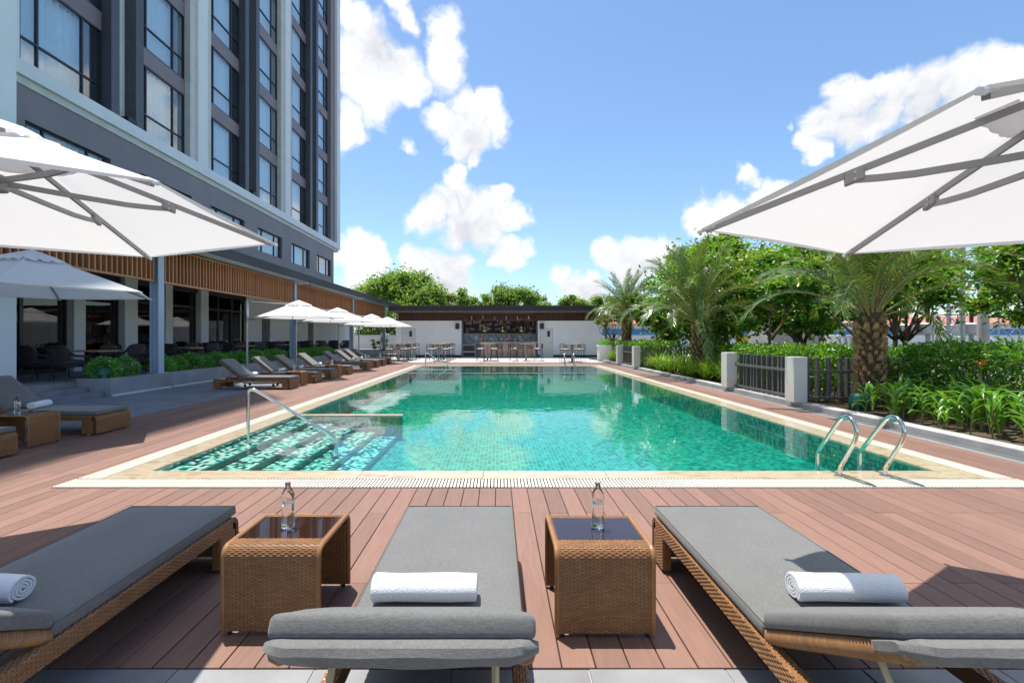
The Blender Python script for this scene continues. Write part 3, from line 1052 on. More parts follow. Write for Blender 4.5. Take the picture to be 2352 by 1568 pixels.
for k, (xx, yy) in enumerate([(-16, 14.5), (-16, 17.5), (-15.8, 22), (-16, 25.5)]):
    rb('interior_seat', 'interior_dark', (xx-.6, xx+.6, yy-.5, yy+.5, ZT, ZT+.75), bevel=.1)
es = rb('exit_sign', 'black_plastic', (XT-1.0, XT-.96, 25.0, 25.6, 2.82, 3.05))
text('exit_text', 'EXIT', .17, 'sign_green', es, (XT-.955-RO.x, 25.3-RO.y, 2.94-RO.z), (R(90), 0, R(90)))
for yy, hm in ((29.2, 'left'), (36.3, 'right')):
    d = rb('door', 'door_grey', (XT+.002, XT+.04, yy, yy+.95, ZT+.002, 2.55))
    rb('door_window', 'black_plastic', (XT+.041, XT+.045, yy+.28, yy+.42, 1.75, 2.3), parent=d)
    rb('handle', 'steel', (XT+.041, XT+.08, yy+.82, yy+.86, 1.25, 1.42), parent=d)

# canopy roof with steel columns and wooden slat screens
cn = thing('terrace_canopy', 'long flat terrace canopy with blue steel columns and wooden slat screens', 'canopy', (-9.7, 28, 0))
CO = Vector(cn.location)
def cb(name, mat, *boxes, parent=None, bevel=0):
    return hb(name, mat, *boxes, parent=parent or cn, bevel=bevel, o=CO)
cb('roof_slab', 'soffit_blue', (XT+.02, -9.03, 11.47, 46.5, 4.13, 4.22))
cb('fascia', 'fascia_grey', (-9.03, -8.97, 11.47, 46.55, 4.08, 4.40))
cb('roof_top', 'fascia_grey', (XT+.02, -9.031, 11.47, 46.5, 4.222, 4.34))
cb('drip_edge', 'frame_dark', (-8.969, -8.95, 11.47, 46.55, 4.37, 4.41))
cols = [14.31, 23.95, 33.6, 43.2]
for yc in cols:
    g = MB()
    g.box(-.15, -.13, 0, .25, 0, 3.69); g.box(.08, .10, 0, .25, 0, 3.69); g.box(-.129, .079, .115, .135, 0, 3.69)
    c = inst('column', g.mesh('column', 'column_steel'), cn, (0, yc-CO.y, .44))
    cb('roof_beam', 'soffit_blue', (XT+.05, -9.04, yc+.05, yc+.19, 3.98, 4.128))
    cb('base_plate', 'column_steel', (-9.9, -9.55, yc-.05, yc+.3, .4405, .455))
spans = [(9.6, 14.2), (14.66, 23.85), (24.3, 33.5), (33.95, 43.1)]
slatm = MB().box(-.05, .05, -.024, .024, -.47, .47).mesh('slat', 'slat_wood', bevel=.003, seg=1)
ns = 0
for a, c in spans:
    cb('screen_rail', 'slat_wood', (-9.79, -9.67, a, c, 3.02, 3.075)); cb('screen_rail', 'slat_wood', (-9.79, -9.67, a, c, 4.02, 4.07))
    cb('screen_backing', 'slat_backing', (-9.86, -9.85, a, c, 3.06, 4.03))
    n = int((c-a)/.172)
    for k in range(n):
        inst('slat', slatm, cn, (-9.73-CO.x, a + (k+.5)*(c-a)/n - CO.y, 3.547))
    cb('screen_stile', 'slat_wood', (-9.79, -9.67, a-.05, a-.001, 3.02, 4.07), (-9.79, -9.67, c+.001, c+.05, 3.02, 4.07))

# ------------------------------------------------------------------ pool bar
YB = 37.0
bar_h = thing('pool_bar_building', 'low white pool bar building with black fascia and wooden slat band', 'building', (.15, YB, 0))
BO = Vector(bar_h.location)
def bb(name, mat, *boxes, parent=None, bevel=0):
    return hb(name, mat, *boxes, parent=parent or bar_h, bevel=bevel, o=BO)
BX0, BX1, OX0, OX1 = -7.42, 7.7, -2.62, 2.98
bb('wall', 'white_paint', (BX0, OX0, YB, YB+.2, -.088, 2.62)); bb('wall', 'white_paint', (OX1, BX1, YB, YB+.2, -.088, 2.62))
bb('side_wall', 'white_paint', (BX0, BX0+.2, YB+.2, YB+6, -.088, 3.2)); bb('side_wall', 'white_paint', (BX1-.2, BX1, YB+.2, YB+6, -.088, 3.2))
bb('rear_wall', 'interior_dark', (BX0+.2, OX0-.2, YB+5.8, YB+6, -.088, 3.2), (OX1+.2, BX1-.2, YB+5.8, YB+6, -.088, 3.2))
bb('cheek', 'white_paint', (OX0-.2, OX0, YB+.201, YB+2.15, -.088, 2.62)); bb('cheek', 'white_paint', (OX1, OX1+.2, YB+.201, YB+2.15, -.088, 2.62))
bb('skirting', 'fascia_black', (BX0, OX0, YB-.015, YB-.001, -.005, .16), (OX1, BX1, YB-.015, YB-.001, -.005, .16))
bb('wall_cap', 'white_paint', (BX0-.03, OX0+.03, YB-.05, YB+.22, 2.622, 2.66), (OX1-.03, BX1+.03, YB-.05, YB+.22, 2.622, 2.66))
bb('roof', 'fascia_black', (BX0-.35, BX1-.4, YB-1.0, YB+6.3, 3.30, 3.72), bevel=.01)
bb('gutter_lip', 'alu_grey', (BX0-.36, BX1-.39, YB-1.02, YB-1.001, 3.27, 3.31))
for xx in (-4.2, -3.2, -1.1, .6, 2.3):
    bb('soffit_light', 'flat_white', (xx, xx+.28, YB-.8, YB-.6, 3.285, 3.299))
bb('slat_rail', 'slat_wood_dark', (BX0, BX1, YB+.02, YB+.1, 2.662, 2.71)); bb('slat_rail', 'slat_wood_dark', (BX0, BX1, YB+.02, YB+.1, 3.23, 3.29))
bb('slat_backing', 'frame_dark', (BX0+.2, OX0, YB+.3, YB+.32, 2.66, 3.29), (OX1, BX1-.2, YB+.3, YB+.32, 2.66, 3.29))
sb = MB().box(-.02, .02, -.04, .04, -.26, .26).mesh('slat', 'slat_wood_dark')
n = int((BX1-BX0)/.134)
for k in range(n):
    inst('slat', sb, bar_h, (BX0 + (k+.5)*(BX1-BX0)/n - BO.x, .06, 2.97))
for (xa, xb, hs) in ((-6.95, -6.02, 1), (3.18, 4.05, 1)):
    d = bb('door', 'door_white', (xa, xb, YB-.03, YB-.001, 0, 2.05))
    bb('door_frame', 'stone_trim', (xa-.05, xa-.002, YB-.04, YB-.001, 0, 2.1), (xb+.002, xb+.05, YB-.04, YB-.001, 0, 2.1), (xa-.002, xb+.002, YB-.04, YB-.001, 2.052, 2.1), parent=d)
    bb('door_window', 'black_plastic', ((xa+xb)/2+.05, (xa+xb)/2+.25, YB-.04, YB-.031, 1.5, 1.92), parent=d)
    bb('handle', 'steel', (xb-.14, xb-.03, YB-.07, YB-.031, 1.0, 1.03), parent=d)
# niche
YN = YB + 2.0
bb('niche_wall', 'grout_white', (OX0-.2, OX1+.2, YN, YN+.15, -.088, 1.72))
bb('niche_floor', 'slab_light', (OX0, OX1, YB+.0, YN, -.088, -.004))
bb('niche_ceiling', 'fascia_black', (OX0, OX1, YB+.25, YN, 3.1, 3.2))
hq = MB()
L_, w_ = .26, .07
xx = OX0; colk = 0
while xx < OX1 - .1:
    up = colk % 2 == 0
    z = .75
    while z < 1.8:
        a = L_*math.cos(R(45)); s_ = a if up else -a
        zb = z if up else z + a
        p = [(xx, zb), (xx+a, zb+s_), (xx+a, zb+s_+w_*1.2), (xx, zb+w_*1.2)]
        p = [(q, min(max(r_, .76), 1.70)) for q, r_ in p]
        if abs(p[0][1]-p[3][1]) + abs(p[1][1]-p[2][1]) > .03:
            hq.add([(q-BO.x, YN-.006-BO.y, r_) for q, r_ in p], [(0, 1, 2, 3)])
        z += w_*1.2 + .028
    xx += L_*math.cos(R(45)) + .006; colk += 1
o = hq.build('herringbone_tiles', 'herring_tile', bar_h); o['kind'] = 'stuff'
bb('back_shelf', 'shelf_wood', (OX0, OX1, YN-.1, YN-.001, 1.722, 1.76))
board = bb('chalkboard', 'chalkboard', (OX0, OX1, YN-.02, YN+.15, 1.762, 3.1))
yz = YN - .024 - BO.y
text('chalk_lettering', 'Pool', .34, 'chalk', board, (-1.55-BO.x, yz, 2.62), (R(90), R(-12), 0))
text('chalk_lettering', 'Bar', .34, 'chalk', board, (-1.15-BO.x, yz, 2.38), (R(90), R(-12), 0))
dr = random.Random(3)
for k in range(46):
    g = MB(); px = dr.uniform(OX0+.15, OX1-.15); pz = dr.uniform(1.86, 2.85)
    if -2.0 < px < -.8 and pz > 2.2: continue
    t = dr.choice(['ring', 'bottle', 'line', 'glass', 'ring', 'fruit'])
    sc = dr.uniform(.07, .13)
    if t in ('ring', 'fruit'):
        g.tube([(sc*math.cos(q*PI/6), 0, sc*math.sin(q*PI/6)*.9) for q in range(12)], .012, 4, closed=True)
        if t == 'fruit':
            for q in range(3):
                g.tube([(-sc*math.cos(q), 0, -sc*math.sin(q)), (sc*math.cos(q), 0, sc*math.sin(q))], .005, 4)
    elif t == 'bottle':
        g.tube([(x_*sc, 0, z_*sc) for x_, z_ in ((-.5,-1.6),(.5,-1.6),(.5,.2),(.2,.8),(.2,1.6),(-.2,1.6),(-.2,.8),(-.5,.2))], .012, 4, closed=True)
        g.tube([(-.5*sc, 0, -.6*sc), (.5*sc, 0, -.6*sc)], .006, 4)
    elif t == 'glass':
        g.tube([(x_*sc, 0, z_*sc) for x_, z_ in ((-.9,1),(.9,1),(0,0),(-.9,1))], .012, 4)
        g.tube([(0, 0, 0), (0, 0, -sc)], .012, 4); g.tube([(-.5*sc, 0, -sc), (.5*sc, 0, -sc)], .012, 4)
    else:
        for q in range(3):
            g.tube([(-.22, 0, -q*.07), (-.22+dr.uniform(.2, .44), 0, -q*.07)], .012, 4)
    g.build('chalk_drawing', 'chalk', board, loc=(px-BO.x, yz, pz))
counter = thing('bar_counter', 'long bar counter with a rosy brown panelled front and pale top', 'counter', (.75, 36.4, 0))
MB().box(-1.9, 2.05, -.0, .5, 0, 1.05).build('front_panel', 'counter_panel', counter, bevel=.006)
MB().box(-2.0, 2.15, -.12, .6, 1.052, 1.10).build('top', 'counter_top', counter, bevel=.006)
MB().box(-2.0, 2.1, -.02, .48, -.004, .08).build('kick_plate', 'alu_grey', counter)
for k in range(8):
    MB().box(-1.9+k*.5, -1.89+k*.5, -.006, -.001, .1, 1.04).build('panel_joint', 'fascia_black', counter)
fridge = thing('bar_fridge', 'grey bottle fridge standing at the left end of the bar', 'fridge', (-2.05, 37.2, 0))
MB().box(-.5, .45, -.1, .5, 0, .9).build('cabinet', 'alu', fridge, bevel=.01)
MB().box(-.46, .41, -.12, -.101, .42, .86).build('door', 'black_plastic', fridge)
MB().box(-.46, .41, -.12, -.101, .04, .36).build('drawer', 'black_plastic', fridge)
for nm, xx, rl_ in (('left of the bar opening', -2.9, 0), ('right of the bar opening', 3.2-.27, 0)):
    sp = thing('wall_speaker', 'black wall loudspeaker mounted high ' + nm, 'loudspeaker', (xx if xx < 0 else 3.26, YB-.16, 2.05), group='black wall loudspeakers on the bar')
    MB().box(-.14, .14, -.12, .12, 0, .42).build('cabinet', 'black_plastic', sp, bevel=.03)
    MB().box(-.11, .11, -.128, -.121, .03, .39).build('grille', 'frame_dark', sp)
    MB().box(-.03, .03, .121, .159, .15, .27).build('bracket', 'alu_grey', sp)
for k, (xx, w) in enumerate([(-.93, 'left'), (.38, 'middle'), (1.72, 'right')]):
    lp = thing('pendant_lamp', 'brass dome pendant lamp on a cord, %s of three over the bar' % w, 'lamp', (xx, 36.3, 1.85), group='brass pendant lamps over the bar')
    MB().lathe([(.19, 0), (.18, .06), (.13, .14), (.06, .20), (.045, .20), (.12, .13), (.17, .05), (.185, 0)], 20, cap=False).build('shade', 'brass', lp, smooth=True)
    MB().lathe([(.05, .2), (.06, .24), (.035, .30), (.05, .34), (.02, .40)], 12).build('socket', 'brass', lp, smooth=True)
    MB().tube([(0, 0, .40), (0, 0, 1.25)], .006, 6).build('cord', 'black_plastic', lp)
for k in range(6):
    xx = -1.9 + k*.85
    t_ = thing('track_light', 'small white spotlight on the bar ceiling track, %s from the left' % ORD[k], 'spotlight', (xx, YB+.6, 2.8), group='spotlights under the bar roof')
    MB().lathe([(.05, 0), (.05, .2)], 10).build('lamp_can', 'flat_white', t_)
    MB().tube([(0, 0, .2), (0, 0, .3)], .015, 6).build('stem', 'flat_white', t_)
for k, xx in enumerate([-1.18, .72]):
    f = thing('flamingo_figurine', 'pink flamingo ornament standing on the %s of the bar counter' % ('left' if k == 0 else 'right half'), 'figurine', (xx, 36.55, 1.1), group='flamingo ornaments on the bar')
    g = MB()
    g.tube([(-.16, 0, .19), (-.10, 0, .22), (0, 0, .24), (.08, 0, .24), (.12, 0, .26)], [.01, .05, .075, .05, .02], 10)
    g.build('body', 'flamingo', f, smooth=True)
    MB().tube([(.10, 0, .25), (.16, 0, .30), (.15, 0, .38), (.10, 0, .43), (.11, 0, .49), (.16, 0, .50), (.20, 0, .46)], [.022, .018, .016, .016, .02, .026, .008], 8).build('neck', 'flamingo', f, smooth=True)
    for dy in (-.02, .02):
        MB().tube([(0, dy, .2), (0, dy, .0)], .006, 6).build('leg', 'black_plastic', f)
bt = []
dr = random.Random(5)
for k in range(16):
    xx = -1.0 + k*.19 + dr.uniform(-.04, .04)
    if abs(xx+1.18) < .14 or abs(xx-.72) < .14: continue
    h = dr.uniform(.14, .34)
    kind = 'glass' if dr.random() < .55 else 'bottle'
    g = MB()
    if kind == 'bottle':
        g.lathe([(.035, 0), (.037, h*.55), (.014, h*.72), (.014, h)], 10)
    else:
        g.lathe([(.03, 0), (.005, .01), (.005, h*.4), (.045, h*.6), (.04, h)], 10)
    o = g.build('bar_' + kind, 'bottle_dark' if kind == 'bottle' else 'glassware', smooth=True, loc=(xx, 36.5, 1.1))
    tag(o, '%s on the bar counter, %s piece from its left end' % ('dark bottle' if kind == 'bottle' else 'clear stemmed glass', ORD[k]), kind, 'bottles and glasses on the bar counter')
for k, (xx, lb) in enumerate([(-1.62, 'left'), (1.72, 'right')]):
    o = MB().box(-.13, .13, -.005, .005, -.15, .15).build('wall_notice', 'flat_white', loc=(xx, YN-.03, 1.42))
    tag(o, 'white paper notice on the herringbone tiles, %s one' % lb, 'notice', 'paper notices in the bar')
pw = thing('round_wall_planter', 'white planter wall with green hedge at the right end of the bar', 'planter', (7.7, 33.5, 0))
MB().lathe([(1.05, -.05), (1.05, .86), (1.1, .88), (1.1, .93), (.98, .93), (.98, .86)], 40).build('drum', 'white_paint', pw, smooth=True)
n = 1800
th = nrg.random(n)*2*PI; rr = np.sqrt(nrg.random(n))*.95
P = np.stack([rr*np.cos(th), rr*np.sin(th), .92 + nrg.random(n)*.34], 1)
inst('foliage', leaves('foliage', P, .11, 'leaf_bush'), pw)
# ------------------------------------------------------------------ rattan furniture
def strands(mb, fn, Ls, Lt, ps=.037, pt=.0088, h=.0028):
    """woven strands on the surface fn(s, t) -> (point, normal); each strand is a small raised pillow running along s"""
    nt = max(1, int(Lt/pt)); pt = Lt/nt
    nsn = max(1, int(Ls/ps)); ps = Ls/nsn
    for j in range(nt):
        off = -.5*ps if j % 2 else 0
        for i in range(nsn + (1 if j % 2 else 0)):
            a = max(0, i*ps + off); c = min(Ls, (i+1)*ps + off)
            if c - a < .006: continue
            t0, t1 = j*pt + pt*.06, (j+1)*pt - pt*.06
            e = (c-a)*.05; k = (c-a)*.22
            q = []
            for (s_, t_, hh) in ((a+e, t0, 0), (c-e, t0, 0), (c-e, t1, 0), (a+e, t1, 0), (a+k, t0+pt*.2, h), (c-k, t0+pt*.2, h), (c-k, t1-pt*.2, h), (a+k, t1-pt*.2, h)):
                p, n_ = fn(s_, t_)
                q.append((p[0]+n_[0]*hh, p[1]+n_[1]*hh, p[2]+n_[2]*hh))
            mb.add(q, [(4,5,6,7),(0,1,5,4),(1,2,6,5),(2,3,7,6),(3,0,4,7)])
def flat(o, u, v, n_):
    return lambda s_, t_: ((o[0]+u[0]*s_+v[0]*t_, o[1]+u[1]*s_+v[1]*t_, o[2]+u[2]*s_+v[2]*t_), n_)
def path_fn(prof, x0, flip=1):
    """surface swept along x over the polyline prof of (y, z)"""
    P = [Vector((0, p[0], p[1])) for p in prof]
    cl = [0]
    for a, c in zip(P, P[1:]): cl.append(cl[-1] + (c-a).length)
    def fn(s_, t_):
        t_ = min(max(t_, 0), cl[-1]-1e-6)
        for i in range(len(cl)-1):
            if t_ <= cl[i+1]: break
        f = (t_-cl[i])/(cl[i+1]-cl[i])
        p = P[i].lerp(P[i+1], f); d = (P[i+1]-P[i]).normalized()
        n_ = (0, -d.z*flip, d.y*flip)
        return (x0+s_, p.y, p.z), n_
    return fn, cl[-1]
def arcpts(cy, cz, r, a0, a1, n=6):
    return [(cy + r*math.cos(R(a0+(a1-a0)*k/n)), cz + r*math.sin(R(a0+(a1-a0)*k/n))) for k in range(n+1)]
def sweep_x(mb, prof, x0, x1):
    o = len(mb.v); n = len(prof)
    for (y, z) in prof: mb.v.append((x0, y, z))
    for (y, z) in prof: mb.v.append((x1, y, z))
    for i in range(n):
        j = (i+1) % n
        mb.f.append((o+i, o+j, o+n+j, o+n+i))
    mb.f.append(tuple(o+i for i in reversed(range(n)))); mb.f.append(tuple(o+n+i for i in range(n)))

def make_table():
    w, d, H, r, th = .475, .50, .43, .052, .028
    t = thing('side_table', 'x', 'side table', group='rattan side tables between the loungers')
    out = [(-d/2, .02)] + arcpts(-d/2+r, H-r, r, 180, 90) + arcpts(d/2-r, H-r, r, 90, 0) + [(d/2, .02)]
    inn = [(-d/2+th, .02)] + arcpts(-d/2+r, H-r, r-th, 180, 90) + arcpts(d/2-r, H-r, r-th, 90, 0) + [(d/2-th, .02)]
    g = MB()
    m = len(out)
    for x in (-w/2+.008, w/2-.008):
        g.v += [(x, p[0], p[1]) for p in out] + [(x, p[0], p[1]) for p in inn]
    for i in range(m-1):
        a, c = i, i+1
        g.f += [(a, c, 2*m+c, 2*m+a), (m+c, m+a, 3*m+a, 3*m+c), (a, m+a, m+c, c), (2*m+c, 3*m+c, 3*m+a, 2*m+a)]
    g.f += [(0, 2*m, 3*m, m), (m-1, 2*m-1, 4*m-1, 3*m-1)]
    g.build('shell', 'rattan_core', t)
    sb_ = MB()
    fn, L = path_fn(out, -w/2+.01)
    leg = H-r-.02
    arc = r*PI/2
    def sub(a):
        return lambda s_, tt: fn(s_, a+tt)
    strands(sb_, sub(0), w-.02, leg+arc+.055)
    strands(sb_, sub(L-leg-arc-.03), w-.02, leg+arc+.03)
    fi, Li = path_fn(inn, -w/2+.01, -1)
    strands(sb_, lambda s_, tt: fi(s_, tt), w-.02, leg-.01)
    strands(sb_, lambda s_, tt: fi(s_, Li-leg+.01+tt), w-.02, leg-.01)
    sb_.build('weave', 'rattan', t)
    for x in (-w/2+.004, w/2-.004):
        MB().tube([(x, p[0]*.985, p[1]-.006) for p in out], .013, 8).build('edge_wrap', 'rattan', t, smooth=True)
    MB().box(-w/2+.022, w/2-.022, -d/2+r+.055, d/2-r-.03+.0, H-.006, H+.002).build('glass_top', 'table_glass', t, bevel=.0015, seg=1)
    MB().box(-w/2+.015, w/2-.015, -d/2+r+.05, d/2-r-.02, H-.028, H-.022).build('under_frame', 'rattan_core', t) if False else None
    for x in (-w/2+.03, w/2-.03):
        for y in (-d/2+.015, d/2-.015):
            MB().lathe([(.012, 0), (.012, .02)], 8, (x, y, 0)).build('foot', 'black_plastic', t)
    return t

HINGE_Y, HINGE_Z, BACK_L = -1.38, .30, .76
def make_lounger(BACK_A):
    t = thing('sun_lounger', 'x', 'sun lounger')
    for s in (-1, 1):
        g = MB(); k = MB()
        xo = s*.355; xi = s*.30
        k.box(min(xo-s*.003, xi), max(xo-s*.003, xi), -2.14, -.07, .215, .288)
        strands(g, flat((xo-s*.003, -2.14, .215), (0, 1, 0), (0, 0, 1), (s, 0, 0)), 2.07, .073)
        strands(g, flat((min(xo-s*.003, xi), -2.14, .288), (0, 1, 0), (1, 0, 0), (0, 0, 1)), 2.07, .052)
        rr = g.build('rail_weave', 'rattan'); core = k.build('rail', 'rattan_core', t, bevel=.006)
        rr.parent = core
        for nm, ya, yb in (('foot_leg', -.22, -.045), ('head_leg', -2.14, -1.93)):
            g = MB(); k = MB()
            k.box(min(xo-s*.003, xi), max(xo-s*.003, xi), ya, yb, .02, .2149)
            strands(g, flat((xo-s*.003, ya, .02), (0, 1, 0), (0, 0, 1), (s, 0, 0)), yb-ya, .195)
            strands(g, flat((min(xo-s*.003, xi), ya, .02), (1, 0, 0), (0, 0, 1), (0, -1, 0)), .052, .195)
            c = k.build('leg', 'rattan_core', t, bevel=.006)
            g.build('weave', 'rattan', c)
            MB().lathe([(.014, 0), (.014, .022)], 8, (s*.33, (ya+yb)/2, 0)).build('foot', 'cream_metal', c)
    r = .065
    prof = [(0, .02)] + arcpts(-r, .288-r, r, 0, 90) + [(-.12, .288)]
    inner = [(-.12, .258)] + arcpts(-r, .288-r, r-.03, 90, 0) + [(-.03, .02)]
    k = MB(); sweep_x(k, prof + inner, -.352, .352)
    pnl = k.build('foot_panel', 'rattan_core', t)
    g = MB(); fn, L = path_fn([(p[0], p[1]) for p in prof], -.352, -1)
    strands(g, fn, .704, L)
    g.build('weave', 'rattan', pnl)
    hp = MB().box(-.298, .298, -2.13, -2.09, .05, .17).build('head_panel', 'rattan_core', t, bevel=.006)
    g = MB(); strands(g, flat((-.298, -2.133, .05), (1, 0, 0), (0, 0, 1), (0, -1, 0)), .596, .12)
    strands(g, flat((-.298, -2.087, .05), (1, 0, 0), (0, 0, 1), (0, 1, 0)), .596, .12)
    g.build('weave', 'rattan', hp)
    for y in (-.5, -.95, -1.3, -1.7):
        MB().box(-.299, .299, y-.02, y+.02, .225, .262).build('crossbar', 'rattan_core', t)
    MB().box(-.299, .299, -1.36, -.13, .264, .284).build('seat_deck', 'rattan_core', t)
    # backrest
    ca, sa = math.cos(BACK_A), math.sin(BACK_A)
    def bk(x, l, n_):                                   # along the backrest, away from its plane
        return (x, HINGE_Y - l*ca + n_*sa*1.0, HINGE_Z + l*sa + n_*ca)
    for s in (-1, 1):
        pts = [bk(s*.315, l, 0) for l in (0, .2, .4, .6, BACK_L)]
        fr = MB().tube(pts, .026, 8).build('backrest_frame', 'rattan', t, smooth=True)
        g = MB()
        for q in range(48):
            l = .01 + q*(BACK_L-.02)/48
            c = Vector(bk(s*.315, l, 0)); ax = Vector((0, -ca, sa))
            u = Vector((1, 0, 0)); w_ = ax.cross(u)
            g.tube([c + (u*math.cos(a_) + w_*math.sin(a_))*.026 for a_ in [2*PI*z/8 for z in range(8)]], .0065, 4, closed=True)
        g.build('wrap', 'rattan', fr, smooth=True)
    for l in (.03, .36, BACK_L-.02):
        g = MB().tube([bk(x, l, 0) for x in (-.315, 0, .315)], .024, 8)
        fr = g.build('backrest_bar', 'rattan', t, smooth=True)
        g = MB()
        for q in range(40):
            c = Vector(bk(-.29+q*.58/40, l, 0))
            u = Vector((0, 1, 0)); w_ = Vector((0, 0, 1))
            g.tube([c + (u*math.cos(a_) + w_*math.sin(a_))*.024 for a_ in [2*PI*z/8 for z in range(8)]], .0065, 4, closed=True)
        g.build('wrap', 'rattan', fr, smooth=True)
    for s in (-1, 1):
        p = Vector(bk(s*.24, .50, -.03)); q = Vector((s*.24, HINGE_Y-.66, .24)); m_ = p.lerp(q, .45) + Vector((0, -.012, 0))
        sp = MB().tube([p, m_], .011, 4).tube([m_ + Vector((s*.012, 0, .01)), q], .010, 4).build('prop', 'cream_metal', t)
        MB().tube([m_ + Vector((-.014, 0, 0)), m_ + Vector((.026, 0, 0))], .012, 8).build('bolt', 'alu_grey', sp)
    # cushions
    cu = MB()
    nx_, ny_ = 10, 18
    def pad(mb, fn, W2, L, th, puff=.012, taper=0.0):
        vs = []; fs = []
        idx = {}
        for side in (0, 1):
            for i in range(nx_+1):
                for j in range(ny_+1):
                    x = -W2 + 2*W2*i/nx_; y = L*j/ny_
                    ex = min(i, nx_-i)/nx_*2; ey = min(j, ny_-j)/ny_*2
                    b_ = (1-(1-min(1, ex*2.2))**2) * (1-(1-min(1, ey*4))**2)
                    z = th + puff*b_ - .004*(1-b_) if side else 0
                    idx[side, i, j] = len(vs); vs.append(fn(x, y, z))
        for i in range(nx_):
            for j in range(ny_):
                fs.append((idx[1,i,j], idx[1,i+1,j], idx[1,i+1,j+1], idx[1,i,j+1]))
                fs.append((idx[0,i,j], idx[0,i,j+1], idx[0,i+1,j+1], idx[0,i+1,j]))
        for i in range(nx_):
            fs.append((idx[0,i,0], idx[0,i+1,0], idx[1,i+1,0], idx[1,i,0])); fs.append((idx[0,i+1,ny_], idx[0,i,ny_], idx[1,i,ny_], idx[1,i+1,ny_]))
        for j in range(ny_):
            fs.append((idx[0,0,j+1], idx[0,0,j], idx[1,0,j], idx[1,0,j+1])); fs.append((idx[0,nx_,j], idx[0,nx_,j+1], idx[1,nx_,j+1], idx[1,nx_,j]))
        mb.add(vs, fs)
    g = MB(); pad(g, lambda x, y, z: (x, -.01-y, .296+z), .345, 1.37, .055)
    c1 = g.build('seat_cushion', 'cushion_grey', t, smooth=True, bevel=.014, seg=3)
    e = .338; zt = .349
    MB().tube([(-e, -.018, zt), (e, -.018, zt), (e, -1.372, zt), (-e, -1.372, zt)], .0035, 5, closed=True).build('piping', 'cushion_grey', c1)
    g = MB(); pad(g, lambda x, y, z: bk(x, .02+y, .028+z), .345, BACK_L-.0, .062)
    c2 = g.build('back_cushion', 'cushion_grey', t, smooth=True, bevel=.016, seg=3)
    # head flap folded over the top, lying behind the backrest
    g = MB()
    N = 28
    vs = []; fs = []
    sec = [(-.17, .022), (-.10, .026), (0, .030), (.03, .027), (.048, .012), (.050, -.008), (.042, -.012), (.024, -.022), (-.02, -.026), (-.07, -.027), (-.13, -.024), (-.17, -.018)]
    K = len(sec)
    for i in range(N+1):
        u_ = 2*i/N - 1
        x = .352*u_
        e_ = min(1, min(i, N-i)/3)
        for k, (dl, dn_) in enumerate(sec):
            g_ = (.45, .80, .94, 1)[min(3, min(i, N-i))]
            dl, dn_ = -.05 + (dl+.05)*g_, dn_*g_
            l = BACK_L + .006 + dl + .003*math.sin(i*.35 + k*.4)
            n_ = dn_ + .010*(1-e_) + (.0015*math.sin(i*.6 + k) if dn_ < 0 else 0) - (.010*(1 - u_*u_) if dn_ < -.02 else 0)
            vs.append(bk(x, l, n_))
    for i in range(N):
        for k in range(K):
            l = (k+1) % K
            fs.append((i*K+k, i*K+l, (i+1)*K+l, (i+1)*K+k))
    fs.append(tuple(range(K))); fs.append(tuple(N*K+k for k in reversed(range(K))))
    g.add(vs, fs).build('head_flap', 'cushion_grey', c2, smooth=True)
    return t

def make_towel():
    N, turns = 100, 3.62
    L = .215
    o_, i_ = [], []
    for k in range(N+1):
        f = k/N; a_ = f*turns*2*PI
        r = .011 + .050*f
        w_ = 1 + .05*math.sin(a_*2+.5)
        o_.append((r*math.cos(a_)*1.06*w_, r*math.sin(a_)*.93))
        i_.append(((r-.0103)*math.cos(a_)*1.06*w_, (r-.0103)*math.sin(a_)*.93))
    vs = []; fs = []
    XS = [-L, -L*.97, -L*.5, 0, L*.5, L*.97, L]
    for xi, x in enumerate(XS):
        s = .95 if xi in (0, len(XS)-1) else 1 + .03*math.sin(xi*2.1)
        for k in range(N+1): vs.append((x, o_[k][0]*s, .058 + o_[k][1]*s))
        for k in range(N+1): vs.append((x, i_[k][0]*s, .058 + i_[k][1]*s))
    st = 2*(N+1)
    for xi in range(len(XS)-1):
        for k in range(N):
            a, b_ = xi*st, (xi+1)*st
            fs.append((a+k, a+k+1, b_+k+1, b_+k)); fs.append((a+N+1+k+1, a+N+1+k, b_+N+1+k, b_+N+1+k+1))
        fs.append((xi*st+N, xi*st+2*N+1, (xi+1)*st+2*N+1, (xi+1)*st+N))
    for k in range(N):
        fs.append((k+1, k, N+1+k, N+2+k)); e = (len(XS)-1)*st
        fs.append((e+k, e+k+1, e+N+2+k, e+N+1+k))
    return MB().add(vs, fs).mesh('towel', 'towel', smooth=True)

